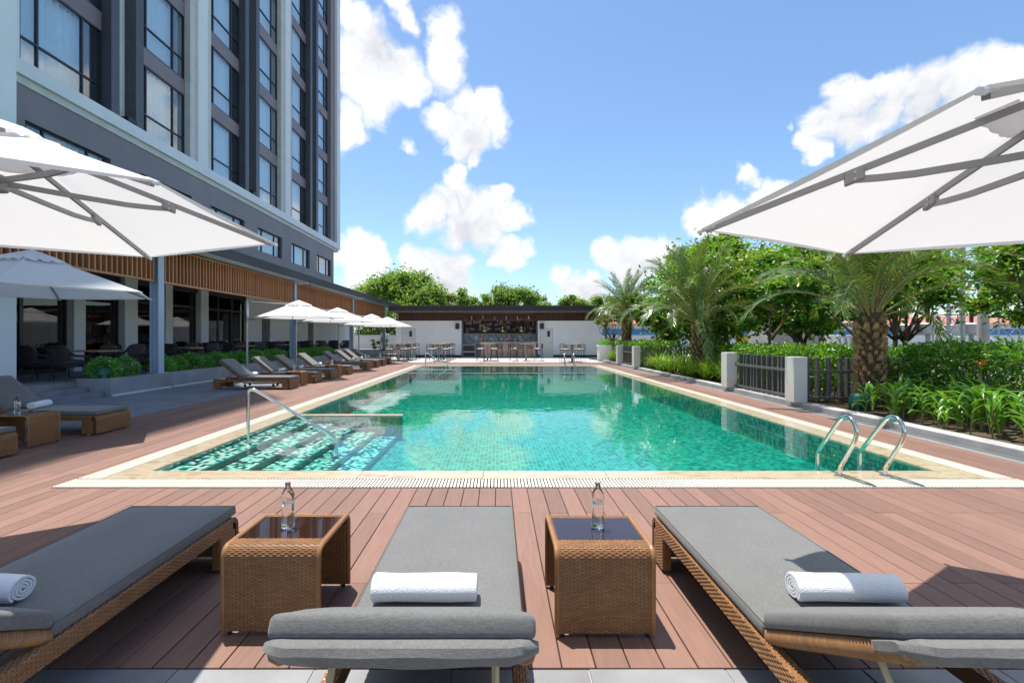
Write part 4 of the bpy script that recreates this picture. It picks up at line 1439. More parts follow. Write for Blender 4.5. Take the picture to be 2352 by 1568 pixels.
def make_bottle(full=True):
    t = thing('water_bottle', 'x', 'bottle')
    prof = [(.026, 0), (.034, .004), (.0355, .02), (.033, .045), (.030, .075), (.0315, .11), (.0345, .15), (.0345, .165), (.030, .188), (.020, .208), (.0135, .218), (.013, .232)]
    MB().lathe(prof, 24).build('body', 'bottle_glass', t, smooth='all')
    MB().lathe([(.0145, .2325), (.0145, .2455), (.012, .247)], 18).build('cap', 'cap_purple', t, smooth=True)
    if full:
        def lab(name, mat, a0, a1, z0, z1, r=.0354):
            n = 8; vs = []; fs = []
            for k in range(n+1):
                a_ = R(a0 + (a1-a0)*k/n)
                vs += [(r*math.cos(a_), r*math.sin(a_), z0), (r*math.cos(a_), r*math.sin(a_), z1)]
            for k in range(n): fs.append((2*k, 2*k+2, 2*k+3, 2*k+1))
            MB().add(vs, fs).build(name, mat, t)
        lab('label_corner', 'label_teal', 205, 235, .136, .152, .0352)
        lab('label', 'label_pale', 236, 320, .134, .152, .0352)
        text('label_text', 'Vol', .024, 'label_print', t, (.002, -.0358, .160), (R(90), 0, 0), .0003)
    return t

TABLE0 = make_table(); LOUNGER0 = make_lounger(R(28)); LOUNGER1 = make_lounger(R(38)); TOWEL = make_towel(); BOT0 = make_bottle()
used = {'t': 0, 'l': 0, 'm': 0, 'b': 0}
def put(key, src, loc, rz, label, group=None):
    if used[key] == 0:
        o = src; o.location = loc; o.rotation_euler = (0, 0, rz); o['label'] = label
    else:
        o = copy_tree(src, loc, rz, label)
    used[key] += 1
    if group: o['group'] = group
    elif 'group' in o and key != 't': del o['group']
    return o
def towel(loc, rz, label):
    o = inst('rolled_towel', TOWEL, None, loc, (rng.uniform(-.4, .4), 0, rz))
    o.rotation_euler = (0, 0, rz)
    return tag(o, label, 'towel', 'rolled white towels on the loungers')
# foreground: three loungers and two tables
NG = 'three loungers in the foreground'
ZC = .352
for xc, nm in ((-2.06, 'left'), (-.245, 'middle'), (1.375, 'right')):
    put('l', LOUNGER0, (xc, 3.335, -.007), 0, 'grey cushioned rattan sun lounger in the foreground, %s of the three' % nm, NG)
    towel((xc + {'left': -.12, 'middle': -.055, 'right': .075}[nm], 2.11, ZC), {'left': R(-4), 'middle': 0, 'right': R(-2)}[nm], 'rolled white towel on the %s lounger in the foreground' % nm)
put('t', TABLE0, (-1.108, 2.72, -.006), 0, 'square rattan side table with dark glass top, left of the two in the foreground', 'rattan side tables between the loungers')
put('t', TABLE0, (.525, 2.70, -.006), 0, 'square rattan side table with dark glass top, right of the two in the foreground', 'rattan side tables between the loungers')
put('b', BOT0, (-1.125, 2.715, .428), R(35), 'clear water bottle on the left foreground side table')
put('b', BOT0, (.54, 2.71, .428), 0, 'clear water bottle with red lettering on the right foreground side table')
# near left pair beside the steps, heads away from the pool
put('m', LOUNGER1, (-5.96, 7.86, -.005), R(-90), 'rattan lounger in building shade left of the pool, its grey foot end by the steps', 'loungers along the left of the pool')
put('m', LOUNGER1, (-5.96, 5.93, -.005), R(-90), 'rattan lounger cut by the left edge of the picture, nearest to the camera there', 'loungers along the left of the pool')
put('t', TABLE0, (-6.40, 6.86, -.008), R(-90), 'rattan side table with a bottle by the left edge of the picture', 'rattan side tables between the loungers')
put('b', BOT0, (-6.46, 6.80, .428), R(60), 'clear water bottle on the side table by the left edge of the picture')
towel((-7.12, 7.86, .352), R(90+14), 'rolled white towel on the shaded lounger by the terrace steps')
# the row of eight
rowY = [14.40, 16.33, 17.85, 19.88, 22.75, 24.5, 25.85, 27.35]
for k, y in enumerate(rowY):
    put('m', LOUNGER1, (-5.77, y, -.005), R(-90 + rng.uniform(-.6, .6)), 'rattan sun lounger under the far parasols, %s of the row of eight from the camera' % ORD[k], 'row of loungers under the far parasols')
    towel((-6.95 + rng.uniform(-.03, .03), y, .352), R(90 + rng.uniform(6, 18)), 'rolled white towel on the %s lounger of the far row' % ORD[k])
for k, y in enumerate([15.36, 18.86, 23.65, 26.6]):
    put('t', TABLE0, (-6.12, y, -.008), R(-90), 'rattan side table in the far lounger row, %s from the camera' % ORD[k], 'rattan side tables between the loungers')
    put('b', BOT0, (-6.15, y-.02, .428), R(40*k), 'small clear bottle on the %s side table of the far row' % ORD[k])
tr_ = thing('service_trolley', 'low white trolley on castors under the first far lounger', 'trolley', (-7.0, 15.0, 0), R(5))
MB().box(-.45, .45, -.22, .22, .10, .15).build('platform', 'flat_white', tr_, bevel=.01)
for x in (-.4, .4):
    for y in (-.18, .18):
        w_ = MB().tube([(x-.0, y-.012, .04), (x, y+.012, .04)], .038, 14).build('castor', 'black_plastic', tr_)
        MB().box(x-.012, x+.012, y-.02, y+.02, .079, .099).build('fork', 'alu', w_)

# ------------------------------------------------------------------ parasols
def make_parasol(Rr, zr, rise, phase, pdir, label, loc, hem=.022):
    t = thing('parasol', label, 'parasol', loc, group='white hexagonal side-post parasols')
    tips = [Vector((Rr*math.cos(R(phase+60*k)), Rr*math.sin(R(phase+60*k)), zr)) for k in range(6)]
    apex = Vector((0, 0, zr + rise))
    g = MB(); nr, nsn = 8, 10
    def surf(k, f, s_):
        a, c = tips[k], tips[(k+1) % 6]
        e = a.lerp(c, s_)
        m_ = 4*s_*(1-s_)
        p = apex.lerp(e, f)
        pull = 1 - .012*m_*f*f
        p = Vector((p.x*pull, p.y*pull, p.z))
        p.z -= .030*m_*math.sin(PI*f)*1.0 - .006*m_*f*f
        p.z -= .05*math.sin(PI*f)*(1-0)*.5*0
        return p
    f0 = .20
    for k in range(6):
        o = len(g.v)
        for i in range(nr+1):
            f = f0 + (1-f0)*i/nr
            for j in range(nsn+1):
                g.v.append(tuple(surf(k, f, j/nsn)))
        for i in range(nr):
            for j in range(nsn):
                a = o + i*(nsn+1) + j
                g.f.append((a, a+nsn+1, a+nsn+2, a+1))
        o = len(g.v)
        for j in range(nsn+1):
            p = surf(k, 1, j/nsn); q = p*1.0; q.z -= hem*(.35 + .65*(4*(j/nsn)*(1-j/nsn))); q.x *= .994; q.y *= .994
            g.v += [tuple(p), tuple(q)]
        for j in range(nsn):
            g.f.append((o+2*j, o+2*j+1, o+2*j+3, o+2*j+2))
    cnp = g.build('canopy', 'canopy', t, smooth='all')
    g = MB()
    for k in range(6):
        o = len(g.v)
        for i in range(5):
            f = .30*i/4
            for j in range(nsn+1):
                p = surf(k, f, j/nsn); p.z += .045 + (.02*math.sin(j*2.2+k) if i == 4 else 0) - (.03 if i == 4 else 0)*(1-4*(j/nsn)*(1-j/nsn))
                g.v.append(tuple(p))
        for i in range(4):
            for j in range(nsn):
                a = o + i*(nsn+1) + j
                g.f.append((a, a+nsn+1, a+nsn+2, a+1))
    g.build('vent_cap', 'canopy', t, smooth='all')
    zl = zr + rise*.36
    for k, tp in enumerate(tips):
        dn = Vector((0, 0, -.03))
        p0 = apex + Vector((0, 0, -.06)); p1 = tp*.985 + Vector((0, 0, 0)); p1.z = zr - .012
        d = p1 - p0
        mid = p0.lerp(p1, .57)
        side = Vector((-d.y, d.x, 0)).normalized(); upv = side.cross(d.normalized())
        def bar(a, c, w_, h_):
            q = MB(); dd = (c-a); ss = Vector((-dd.y, dd.x, 0)).normalized(); uu = ss.cross(dd.normalized())
            vs = [tuple(e_ + ss*x_*w_ + uu*y_*h_) for e_ in (a, c) for x_, y_ in ((-1,-1),(1,-1),(1,1),(-1,1))]
            q.add(vs, [(0,1,2,3),(7,6,5,4),(0,4,5,1),(1,5,6,2),(2,6,7,3),(3,7,4,0)])
            return q
        rib = bar(p0, p1, .009, .016).build('rib', 'alu_grey', t)
        q = MB(); c = mid + Vector((0, 0, -.022)); dd = d.normalized()
        vs = [tuple(c + side*x_*.018 + dd*y_*.045 + Vector((0, 0, 1))*z_*.034) for z_ in (-1, 1) for x_, y_ in ((-1,-1),(1,-1),(1,1),(-1,1))]
        q.add(vs, [(0,3,2,1),(4,5,6,7),(0,1,5,4),(1,2,6,5),(2,3,7,6),(3,0,4,7)])
        br = q.build('joint', 'alu_grey', rib, bevel=.01)
        for z_ in (-.018, .016):
            cc = c + Vector((0, 0, z_))
            MB().tube([cc - side*.0215, cc + side*.0215], .007, 8).build('bolt', 'alu', br)
        st = []
        hub = Vector((tp.x, tp.y, 0)).normalized()*.06 + Vector((0, 0, zl))
        a_ = c + Vector((0, 0, -.016))
        for f in (0, .12, .28, .6, 1):
            p = a_.lerp(hub, f); p.z -= .028*math.sin(min(1, f*2.2)*PI/2)*(1-f)
            st.append(p)
        q = MB()
        for a2, c2 in zip(st, st[1:]):
            b2 = bar(a2, c2, .009, .016); q.add(b2.v, b2.f)
        q.build('strut', 'alu_grey', rib)
        MB().tube([tp*.96 + Vector((0, 0, -.0)) if False else Vector((tp.x*.955, tp.y*.955, zr+.012)), Vector((tp.x*1.012, tp.y*1.012, zr-.018))], [.016, .011], 8).build('pocket', 'canopy', rib, smooth=True)
    MB().lathe([(.075, -.05), (.08, -.02), (.08, .03), (.05, .05)], 14, (0, 0, zl)).build('runner_hub', 'alu_grey', t, smooth=True)
    MB().lathe([(.06, -.10), (.06, -.02), (.02, .0)], 14, tuple(apex)).build('crown_hub', 'alu_grey', t, smooth=True)
    MB().tube([(0, 0, zl-.05), (0, 0, apex.z-.05)], .022, 10).build('mast', 'alu', t, smooth=True)
    pd = Vector((math.cos(R(pdir)), math.sin(R(pdir)), 0)); pp = pd*(Rr+.22)
    ptop = apex.z + .02
    pl = MB().tube([pp + Vector((0, 0, 0)), pp + Vector((0, 0, ptop))], .042, 14).build('pole', 'alu', t, smooth=True)
    MB().lathe([(.046, zr-.12), (.062, zr-.10), (.062, ptop-.04), (.046, ptop-.02)], 14, (pp.x, pp.y, 0)).build('sleeve', 'alu', pl, smooth=True)
    MB().box(pp.x-.22, pp.x+.22, pp.y-.22, pp.y+.22, 0.004, .03).build('base_plate', 'alu_grey', t, bevel=.006)
    MB().tube([pp*.97 + Vector((0, 0, ptop-.05)), pd*.1 + Vector((0, 0, apex.z-.10))], .016, 8).build('tie_arm', 'alu', t)
    MB().tube([pp*.97 + Vector((0, 0, zr-.06)), pd*(Rr*.8) + Vector((0, 0, zr+.01)), pd*.1 + Vector((0, 0, zl))], .024, 8).build('support_arm', 'alu', t)
    return t
make_parasol(1.62, 2.06, .56, 31, -20, 'big white parasol with grey ribs reaching in from the top right', (2.565, 2.06, 0))
make_parasol(1.62, 2.20, .56, 35, 190, 'big white parasol with grey ribs reaching in from the upper left', (-3.10, 3.10, 0))
make_parasol(1.60, 2.12, .58, 0, 180, 'white parasol at the left edge under the big one, over the shaded lounger', (-6.85, 7.44, 0))
par = make_parasol(1.60, 2.14, .58, 0, 180, 'white parasol over the far lounger row, nearest of the four', (-7.0, 17.8, 0))
for k, y in enumerate([22.2, 28.2, 32.3]):
    copy_tree(par, (-7.02, y, 0), None, 'white parasol over the far lounger row, %s of the four from the camera' % ORD[k+1])

# ------------------------------------------------------------------ rails and ladders
def stair_rail(x, y, label):
    t = thing('stair_rail', label, 'handrail', (x, y, -.07), group='steel handrails of the pool steps')
    pts = [(0, 0, -.03), (0, 0, .40), (0, 0, .68)] + [(.03*(1-math.cos(R(a))) + .0, 0, .72 + .045*math.sin(R(a))) for a in (20, 50, 90)] + [(.08, .005, .765)]
    pts += [(.16, .01, .725), (1.18, .10, .085), (1.24, .105, .03), (1.25, .105, -.25)]
    MB().tube(pts, .022, 14).build('tube', 'steel', t, smooth=True)
    MB().lathe([(.05, 0), (.05, .008), (.028, .02)], 16).build('flange', 'steel', t, smooth=True)
    return t
stair_rail(-3.60, 7.30, 'bent steel handrail of the near pool steps')
stair_rail(-3.45, 24.25, 'bent steel handrail of the far pool steps')
def ladder(x, y, face, label):
    t = thing('pool_ladder', label, 'pool ladder', (x, y, 0), 0 if face > 0 else PI, group='steel pool ladders')
    for dx in (0, .475):
        sx = dx if face > 0 else -dx
        pts = [(0,0,0),(0,-.004,.09),(0,-.05,.16),(0,-.16,.32),(0,-.225,.42),(0,-.245,.50),(0,-.225,.57),(0,-.165,.625),(0,-.09,.635),(0,-.02,.60),(0,.05,.53),(0,.20,.36),(0,.33,.21),(0,.365,.14),(0,.37,.05),(0,.37,-.40)]
        # smooth the loop with a Catmull-Rom pass
        P = [Vector(p) for p in pts]; Q = []
        for i in range(len(P)-1):
            p0, p1, p2, p3 = P[max(i-1,0)], P[i], P[i+1], P[min(i+2,len(P)-1)]
            for f in (0, .25, .5, .75):
                Q.append(.5*((2*p1) + (p2-p0)*f + (2*p0-5*p1+4*p2-p3)*f*f + (3*p1-p0-3*p2+p3)*f**3))
        Q.append(P[-1])
        r_ = MB().tube([(q.x+sx, q.y, q.z) for q in Q], .0215, 14).build('rail', 'steel', t, smooth=True)
        MB().lathe([(.055, 0), (.055, .006), (.03, .02)], 20, (sx, 0, 0)).build('flange', 'steel', r_, smooth=True)
    for z in (-.15, -.34):
        MB().box(min(0, .475*face), max(0, .475*face), .35, .42, z-.012, z).build('tread', 'steel', t)
    return t
ladder(3.59, 5.29, 1, 'steel pool ladder with two looped rails at the near right corner')
ladder(3.45, 25.9, -1, 'steel pool ladder at the far end of the pool')
bpy.context.view_layer.update()

# ------------------------------------------------------------------ terrace furniture
def rounded(mb, w, d, h, c, m=None, puff=.25):
    """soft cushion: superellipsoid"""
    vs = []; fs = []; nu, nv = 14, 8
    for j in range(nv+1):
        ph = -PI/2 + PI*j/nv
        for i in range(nu):
            th = 2*PI*i/nu
            def sp(a, e): return math.copysign(abs(a)**e, a)
            x = w/2*sp(math.cos(ph), .5)*sp(math.cos(th), .35); y = d/2*sp(math.cos(ph), .5)*sp(math.sin(th), .35); z = h/2*sp(math.sin(ph), .7)
            vs.append(Vector((x, y, z)))
    for j in range(nv):
        for i in range(nu):
            k = (i+1) % nu
            fs.append((j*nu+i, j*nu+k, (j+1)*nu+k, (j+1)*nu+i))
    if m is not None: vs = [m @ v for v in vs]
    mb.add([(v[0]+c[0], v[1]+c[1], v[2]+c[2]) for v in vs], fs)
def make_chair():
    t = thing('rope_chair', 'x', 'chair')
    for (x, y) in ((-.2, .2), (.2, .2), (-.19, -.2), (.19, -.2)):
        MB().tube([(x, y, .38), (x*1.28, y*1.28, 0)], [.017, .012], 8).build('leg', 'rope_black', t, smooth=True)
    g = MB(); rounded(g, .60, .58, .09, (0, 0, .385))
    g.build('seat_frame', 'rope_black', t, smooth=True)
    g = MB(); rounded(g, .52, .52, .12, (0, .02, .47)); g.build('seat_cushion', 'chair_cushion', t, smooth=True)
    loop = [(-.30, .26, .56), (-.315, .16, .62), (-.315, -.05, .63), (-.315, -.17, .66), (-.30, -.25, .76), (-.27, -.29, .83), (-.20, -.31, .855), (0, -.325, .86), (.20, -.31, .855), (.27, -.29, .83), (.30, -.25, .76), (.315, -.17, .66), (.315, -.05, .63), (.315, .16, .62), (.30, .26, .56)]
    MB().tube(loop, .028, 8).build('back_frame', 'rope_black', t, smooth=True)
    g = MB()
    for s in (-1, 1):
        g.tube([(s*.30, .26, .56), (s*.285, .27, .40)], .024, 8)
        for k in range(7):
            ya = .24 - k*.075
            g.tube([(s*.29, ya, .41), (s*.315, ya-.075, .62)], .006, 4); g.tube([(s*.29, ya-.075, .41), (s*.315, ya, .62)], .006, 4)
    for k in range(9):
        xa = -.24 + k*.06
        g.tube([(xa, -.27, .41), (xa+.05, -.318, .85)], .006, 4); g.tube([(xa, -.27, .41), (xa-.05, -.318, .85)], .006, 4)
    for z in (.52, .60, .68, .76):
        g.tube([(-.30, -.24, z), (-.15, -.29, z), (.15, -.29, z), (.30, -.24, z)], .005, 4)
    g.build('rope_weave', 'rope_black', t)
    g = MB(); rounded(g, .50, .14, .38, (0, -.19, .70), Matrix.Rotation(R(14), 4, 'X')); g.build('back_pillow', 'chair_cushion', t, smooth=True)
    return t
def make_dtable():
    t = thing('dining_table', 'x', 'table')
    MB().box(-.62, .62, -.40, .40, .70, .735).build('top', 'table_wood', t, bevel=.006)
    MB().box(-.05, .05, -.05, .05, .015, .69).build('post', 'rope_black', t)
    MB().box(-.26, .26, -.26, .26, 0, .014).build('base', 'rope_black', t)
    return t
CH0, DT0 = make_chair(), make_dtable()
used.update(c=0, d=0)
for k, y in enumerate([13.75, 17.75, 21.6, 25.4, 29.4, 34.5]):
    nm = ORD[k]
    put('d', DT0, (-11.15, y, ZT), 0, 'wooden terrace dining table, %s from the steps' % nm, 'dining tables on the terrace')
    for (dx, dy, rz, w) in ((-.42, -1.1, 0, 'left chair backing onto the pool side'), (.40, -1.1, 0, 'right chair with its back to the camera'), (-.40, 1.1, PI, 'left chair on the far side'), (.42, 1.1, PI, 'right chair on the far side')):
        lb = 'black rope chair at the %s terrace table, %s' % (nm, {(-1, -1): 'near left place', (1, -1): 'near right place', (-1, 1): 'far left place', (1, 1): 'far right place'}[(1 if dx > 0 else -1, 1 if dy > 0 else -1)])
        put('c', CH0, (-11.15+dx, y+dy, ZT), rz + R(rng.uniform(-14, 14)), lb, 'rope chairs on the terrace')
def make_stool():
    t = thing('bar_stool', 'x', 'bar stool')
    for (x, y) in ((-.17, .17), (.17, .17), (-.17, -.17), (.17, -.17)):
        MB().tube([(x, y, .70), (x*1.32, y*1.32, 0)], .012, 6).build('leg', 'rope_black', t)
    q = .20
    MB().tube([(-q, q, .30), (q, q, .30), (q, -q, .30), (-q, -q, .30)], .010, 6, closed=True).build('footrest', 'rope_black', t)
    g = MB(); rounded(g, .46, .44, .06, (0, 0, .715)); g.build('seat', 'rope_black', t, smooth=True)
    g = MB(); rounded(g, .40, .38, .05, (0, .01, .755)); g.build('seat_pad', 'stool_pad', t, smooth=True)
    MB().tube([(-.21, .10, .73), (-.225, -.10, .78), (-.21, -.20, .86), (-.20, -.215, 1.0), (-.15, -.225, 1.05), (.15, -.225, 1.05), (.20, -.215, 1.0), (.21, -.20, .86), (.225, -.10, .78), (.21, .10, .73)], .016, 6).build('back_frame', 'rope_black', t, smooth=True)
    g = MB()
    for k in range(8):
        x = -.16+k*.045
        g.tube([(x, -.20, .74), (x, -.225, 1.05)], .005, 4)
    for z in (.84, .93): g.tube([(-.205, -.205, z), (.205, -.205, z)], .006, 4)
    g.build('rope_weave', 'rope_black', t)
    return t
def make_htable():
    t = thing('high_table', 'x', 'table')
    MB().box(-.40, .40, -.40, .40, 1.03, 1.065).build('top', 'table_wood', t, bevel=.006)
    MB().box(-.05, .05, -.05, .05, .012, 1.02).build('post', 'alu_grey', t)
    MB().box(-.25, .25, -.25, .25, 0, .012).build('base', 'alu_grey', t)
    return t
ST0, HT0 = make_stool(), make_htable()
used.update(s=0, h=0)
HT = [(-6.0, 30.7, 'front left'), (-5.9, 33.5, 'back left'), (-3.55, 30.6, 'front second from the left'), (-3.5, 33.3, 'back second from the left'), (-.6, 31.3, 'front middle'), (1.80, 31.5, 'front second from the right'), (4.45, 29.95, 'far right')]
for (x, y, nm) in HT:
    put('h', HT0, (x, y, -.008), 0, 'high wooden bar table, %s in front of the pool bar' % nm, 'high tables in front of the bar')
    for k, (dx, dy, w) in enumerate(((-.42, -.62, 'near left'), (.42, -.62, 'near right'), (-.42, .62, 'far left'), (.42, .62, 'far right'))):
        if nm == 'front second from the right': dx, dy = (math.copysign(.78, dx), dy*.45)
        rz = math.atan2(dx, -dy)*1.0
        rz = 0 if dy < 0 else PI
        if nm == 'front second from the right': rz = R(-90) if dx < 0 else R(90)
        put('s', ST0, (x+dx, y+dy, -.008), rz + R(rng.uniform(-9, 9)), 'black bar stool at the %s high table, %s place' % (nm, w), 'bar stools by the pool bar')
for k, x in enumerate([.15, 1.0, 1.65, 2.3]):
    put('s', ST0, (x, 35.85, -.008), R(rng.uniform(-6, 6)), 'black bar stool pushed against the bar counter, %s from the left' % ORD[k], 'bar stools by the pool bar')
# ------------------------------------------------------------------ garden fence
ZB = .10
def fence_post(x, y, label):
    o = MB().box(-.14, .14, 0, .34, 0, .94).build('fence_post', 'post_white', bevel=.006, loc=(x, y, ZB))
    return tag(o, label, 'post', 'white garden fence posts')
PXF = 6.30
posts = [(10.48, 'nearest'), (13.55, 'second nearest'), (22.75, 'third nearest'), (25.85, 'farthest')]
for y, nm in posts:
    fence_post(PXF, y, 'square white fence post beside the pool garden, %s of the four' % nm)
def fence(p, q, label, seed):
    """dark upright pickets of uneven spacing on one rail, from p to q"""
    r_ = random.Random(seed)
    p, q = Vector((p[0], p[1], ZB)), Vector((q[0], q[1], ZB))
    d = q - p; L = d.length
    t = thing('picket_fence', label, 'fence', tuple(p), math.atan2(d.y, d.x), group='dark picket fences in the garden')
    me = MB().box(-.025, .025, -.05, .05, .0, .90).mesh('picket', 'fence_grey', bevel=.004, seg=1)
    x = .08
    while x < L - .05:
        inst('picket', me, t, (x, 0, .02))
        x += r_.choice((.135, .15, .2, .24))
    MB().box(0, L, .0501, .085, .60, .66).build('rail', 'fence_grey', t, bevel=.004)
    MB().box(0, L, .0501, .085, .05, .10).build('rail', 'fence_grey', t, bevel=.004)
    return t
fence((6.46, 10.83), (6.46, 13.54), 'dark grey picket fence between the two nearest white posts', 1)
fence((8.9, 10.66), (6.45, 10.66), 'dark grey picket fence running behind the big palm trunk', 2)
fence((6.46, 23.10), (6.46, 25.84), 'dark grey picket fence between the two far white posts', 3)
fence((8.9, 22.9), (6.45, 22.9), 'dark grey picket fence behind the strap leaved plants, past the palm', 4)

# ------------------------------------------------------------------ palms
def frond_mesh(L, e0, bend, seed, npair=66, ll=.42):
    r_ = random.Random(seed)
    N = 22; P = []; ang = R(e0); x = z = 0.0
    for k in range(N+1):
        P.append(Vector((x, 0, z)))
        f = k/N
        ang -= R(bend)*(.4 + 1.5*f)/N
        x += math.cos(ang)*L/N; z += math.sin(ang)*L/N
    g = MB()
    g.tube(P, [.024*(1-.9*k/N)+.003 for k in range(N+1)], 5)
    nst = len(g.f)
    def at(f):
        q = f*N; i = min(int(q), N-1)
        return P[i].lerp(P[i+1], q-i), (P[i+1]-P[i]).normalized()
    for i in range(npair):
        f = .16 + .84*(i+.5)/npair
        prof = math.sin(PI*min(1, (f-.10)*1.0))**.55
        for s in (-1, 1):
            p, d = at(min(.999, f + r_.uniform(-.006, .006)))
            up = Vector((0, s, 0)).cross(d) * s
            up = Vector((-d.z, 0, d.x))
            ln = ll*prof*r_.uniform(.8, 1.1)*(1 if f > .25 else .55)
            spread = .95 - .45*f
            v = (Vector((0, s, 0))*spread + d*(.55 + .5*f) + up*r_.uniform(-.12, .62)).normalized()
            w_ = v.cross(up).normalized()*.0085 + up*.003
            m_ = p + v*ln*.5 + Vector((0, 0, -.01))
            e = p + v*ln + Vector((0, 0, -.10*ln - r_.uniform(0, .05)))
            o = len(g.v)
            g.v += [tuple(p - w_*.5), tuple(p + w_*.5), tuple(m_ + w_), tuple(m_ - w_), tuple(e)]
            g.f += [(o, o+1, o+2, o+3), (o+3, o+2, o+4)]
    me = g.mesh('frond', 'leaf_palm')
    me.materials.append(MT['petiole'])
    for k in range(nst): me.polygons[k].material_index = 1
    return me
FR = {}
for key, e0, bend in (('up', 86, 30), ('high', 76, 55), ('mid', 62, 78), ('low', 44, 92), ('hang', 20, 95)):
    FR[key] = [frond_mesh(2.7, e0 + q*3, bend + q*8, 10*q + len(key), 70 if q else 62) for q in range(2)]
STUB = MB()
STUB.add([(-.06,-.02,-.09),(.06,-.02,-.09),(.035,.035,.10),(-.035,.035,.10),(-.055,.07,-.05),(.055,.07,-.05),(.03,.075,.11),(-.03,.075,.11)],
         [(0,3,2,1),(4,5,6,7),(0,1,5,4),(1,2,6,5),(2,3,7,6),(3,0,4,7)])
STUBM = STUB.mesh('leaf_base', 'leaf_stub')
def palm(x, y, z0, ht, rad, sc, label, seed, n=44, mix=(.16, .42, .68, .95)):
    r_ = random.Random(seed)
    t = thing('date_palm', label, 'palm tree', (x, y, z0), group='date palms in the garden bed')
    prof = [(rad*1.12, 0), (rad*1.0, ht*.25), (rad*.97, ht*.6), (rad*.9, ht*.85), (rad*1.0, ht*.95), (rad*.55, ht*1.08), (.05, ht*1.15)]
    MB().lathe(prof, 18).build('trunk', 'palm_bark', t, smooth=True)
    rows = int(ht/.105)
    for j in range(rows):
        zz = .06 + j*.105
        m_ = 9
        for i in range(m_):
            a = 2*PI*(i + .5*(j % 2) + .13*j)/m_ + r_.uniform(-.16, .16)
            rr = rad*(1.02 - .10*zz/ht)
            tilt = .12 + .28*(zz/ht)**2
            inst('leaf_base', STUBM, t, (rr*math.cos(a), rr*math.sin(a), zz + r_.uniform(-.035, .035)), (-tilt + r_.uniform(-.12, .10), r_.uniform(-.2, .2), a - PI/2), (rad/.26)*r_.uniform(.65, 1.2)*(1.0 if zz < ht*.7 else 1.1))
    for k in range(n):
        f = k/n
        key = 'up' if f < mix[0] else 'high' if f < mix[1] else 'mid' if f < mix[2] else 'low' if f < mix[3] else 'hang'
        a = k*2.39996 + r_.uniform(-.2, .2)
        s = sc*r_.uniform(.85, 1.08)*(.95 if key == 'hang' else 1)
        inst('frond', r_.choice(FR[key]), t, (.10*rad/.25*math.cos(a), .10*rad/.25*math.sin(a), ht*1.02 - .18*f), (r_.uniform(-.25, .25), r_.uniform(-.06, .06), a), s)
    return t
palm(7.50, 10.15, .05, 1.88, .215, .92, 'big date palm with a thick scaly trunk at the right, crown under the parasol', 21, 56, (.25, .62, .88, .98))
palm(7.30, 18.3, .05, 1.95, .20, 1.13, 'date palm with full feathery crown in the middle of the garden', 22, 64)
palm(7.25, 28.3, .05, 2.6, .22, .98, 'date palm near the bar end of the garden, farthest of the three', 23, 46)

# ------------------------------------------------------------------ ginger and strap plants
def blade(L, w, curl, seed):
    g = MB(); N = 7
    x = z = 0; a = R(62)
    rows = []
    for k in range(N+1):
        f = k/N
        ww = w*(math.sin(PI*min(1, f*.92+.06))**.8)
        rows.append((x, z, ww))
        a -= R(curl)/N
        x += math.cos(a)*L/N; z += math.sin(a)*L/N
    o = 0
    for (x_, z_, ww) in rows:
        g.v += [(x_, -ww, z_ + ww*.35), (x_, 0, z_), (x_, ww, z_ + ww*.35)]
    for k in range(N):
        b_ = 3*k
        g.f += [(b_, b_+3, b_+4, b_+1), (b_+1, b_+4, b_+5, b_+2)]
    return g.mesh('leaf', 'leaf_ginger', smooth='all')
LB = [blade(.34, .034, 55, 1), blade(.28, .03, 30, 2), blade(.38, .036, 80, 3)]
gi = random.Random(9)
STEM = MB().tube([(0, 0, 0), (.01, 0, .25), (0, 0, .52)], [.009, .008, .004], 6).mesh('stem', 'petiole')
spots = []
for _ in range(1500):
    y = gi.uniform(5.2, 10.2); x = gi.uniform(6.68, 8.15)
    if abs(x-7.5) < .45 and abs(y-10.15) < .5: continue
    if abs(x-6.98) < .3 and abs(y-9.8) < .4: continue
    if y > 9.0 and x < 7.0 and False: continue
    if all((x-a)**2 + (y-c)**2 > .22**2 for a, c in spots): spots.append((x, y))
    if len(spots) >= 74: break
for k, (x, y) in enumerate(spots):
    t = thing('ginger_plant', 'leafy green ginger plant with broad pointed leaves along the right kerb', 'plant', (x, y, .05), gi.uniform(0, 6.28), group='ginger plants along the right kerb')
    for s in range(gi.choice((1, 2, 2))):
        ox, oy = gi.uniform(-.09, .09), gi.uniform(-.09, .09)
        sc = gi.uniform(.75, 1.1)
        inst('stem', STEM, t, (ox, oy, 0), (gi.uniform(-.15, .15), gi.uniform(-.15, .15), 0), sc)
        a0 = gi.uniform(0, 6.28)
        for q in range(7):
            inst('leaf', gi.choice(LB), t, (ox, oy, (.10 + q*.065)*sc), (0, gi.uniform(-.25, .2), a0 + q*PI + gi.uniform(-.5, .5)), sc*gi.uniform(.8, 1.15))
for k, (x, y, nm) in enumerate([(8.0, 8.35, 'nearer the palm'), (8.15, 7.25, 'nearer the right edge')]):
    t = thing('orange_flower', 'orange flower spike above the ginger leaves, ' + nm, 'flower', (x, y, .05), group='orange flowers over the ginger plants')
    MB().tube([(0, 0, 0), (0, 0, .95)], .006, 5).build('stem', 'petiole', t)
    for q in range(6):
        a = q*1.05
        MB().tube([(0, 0, .93), (.06*math.cos(a), .06*math.sin(a), .97+.01*q), (.11*math.cos(a), .11*math.sin(a), .96+.015*q)], [.006, .012, .003], 5).build('petal', 'orange_flower', t)
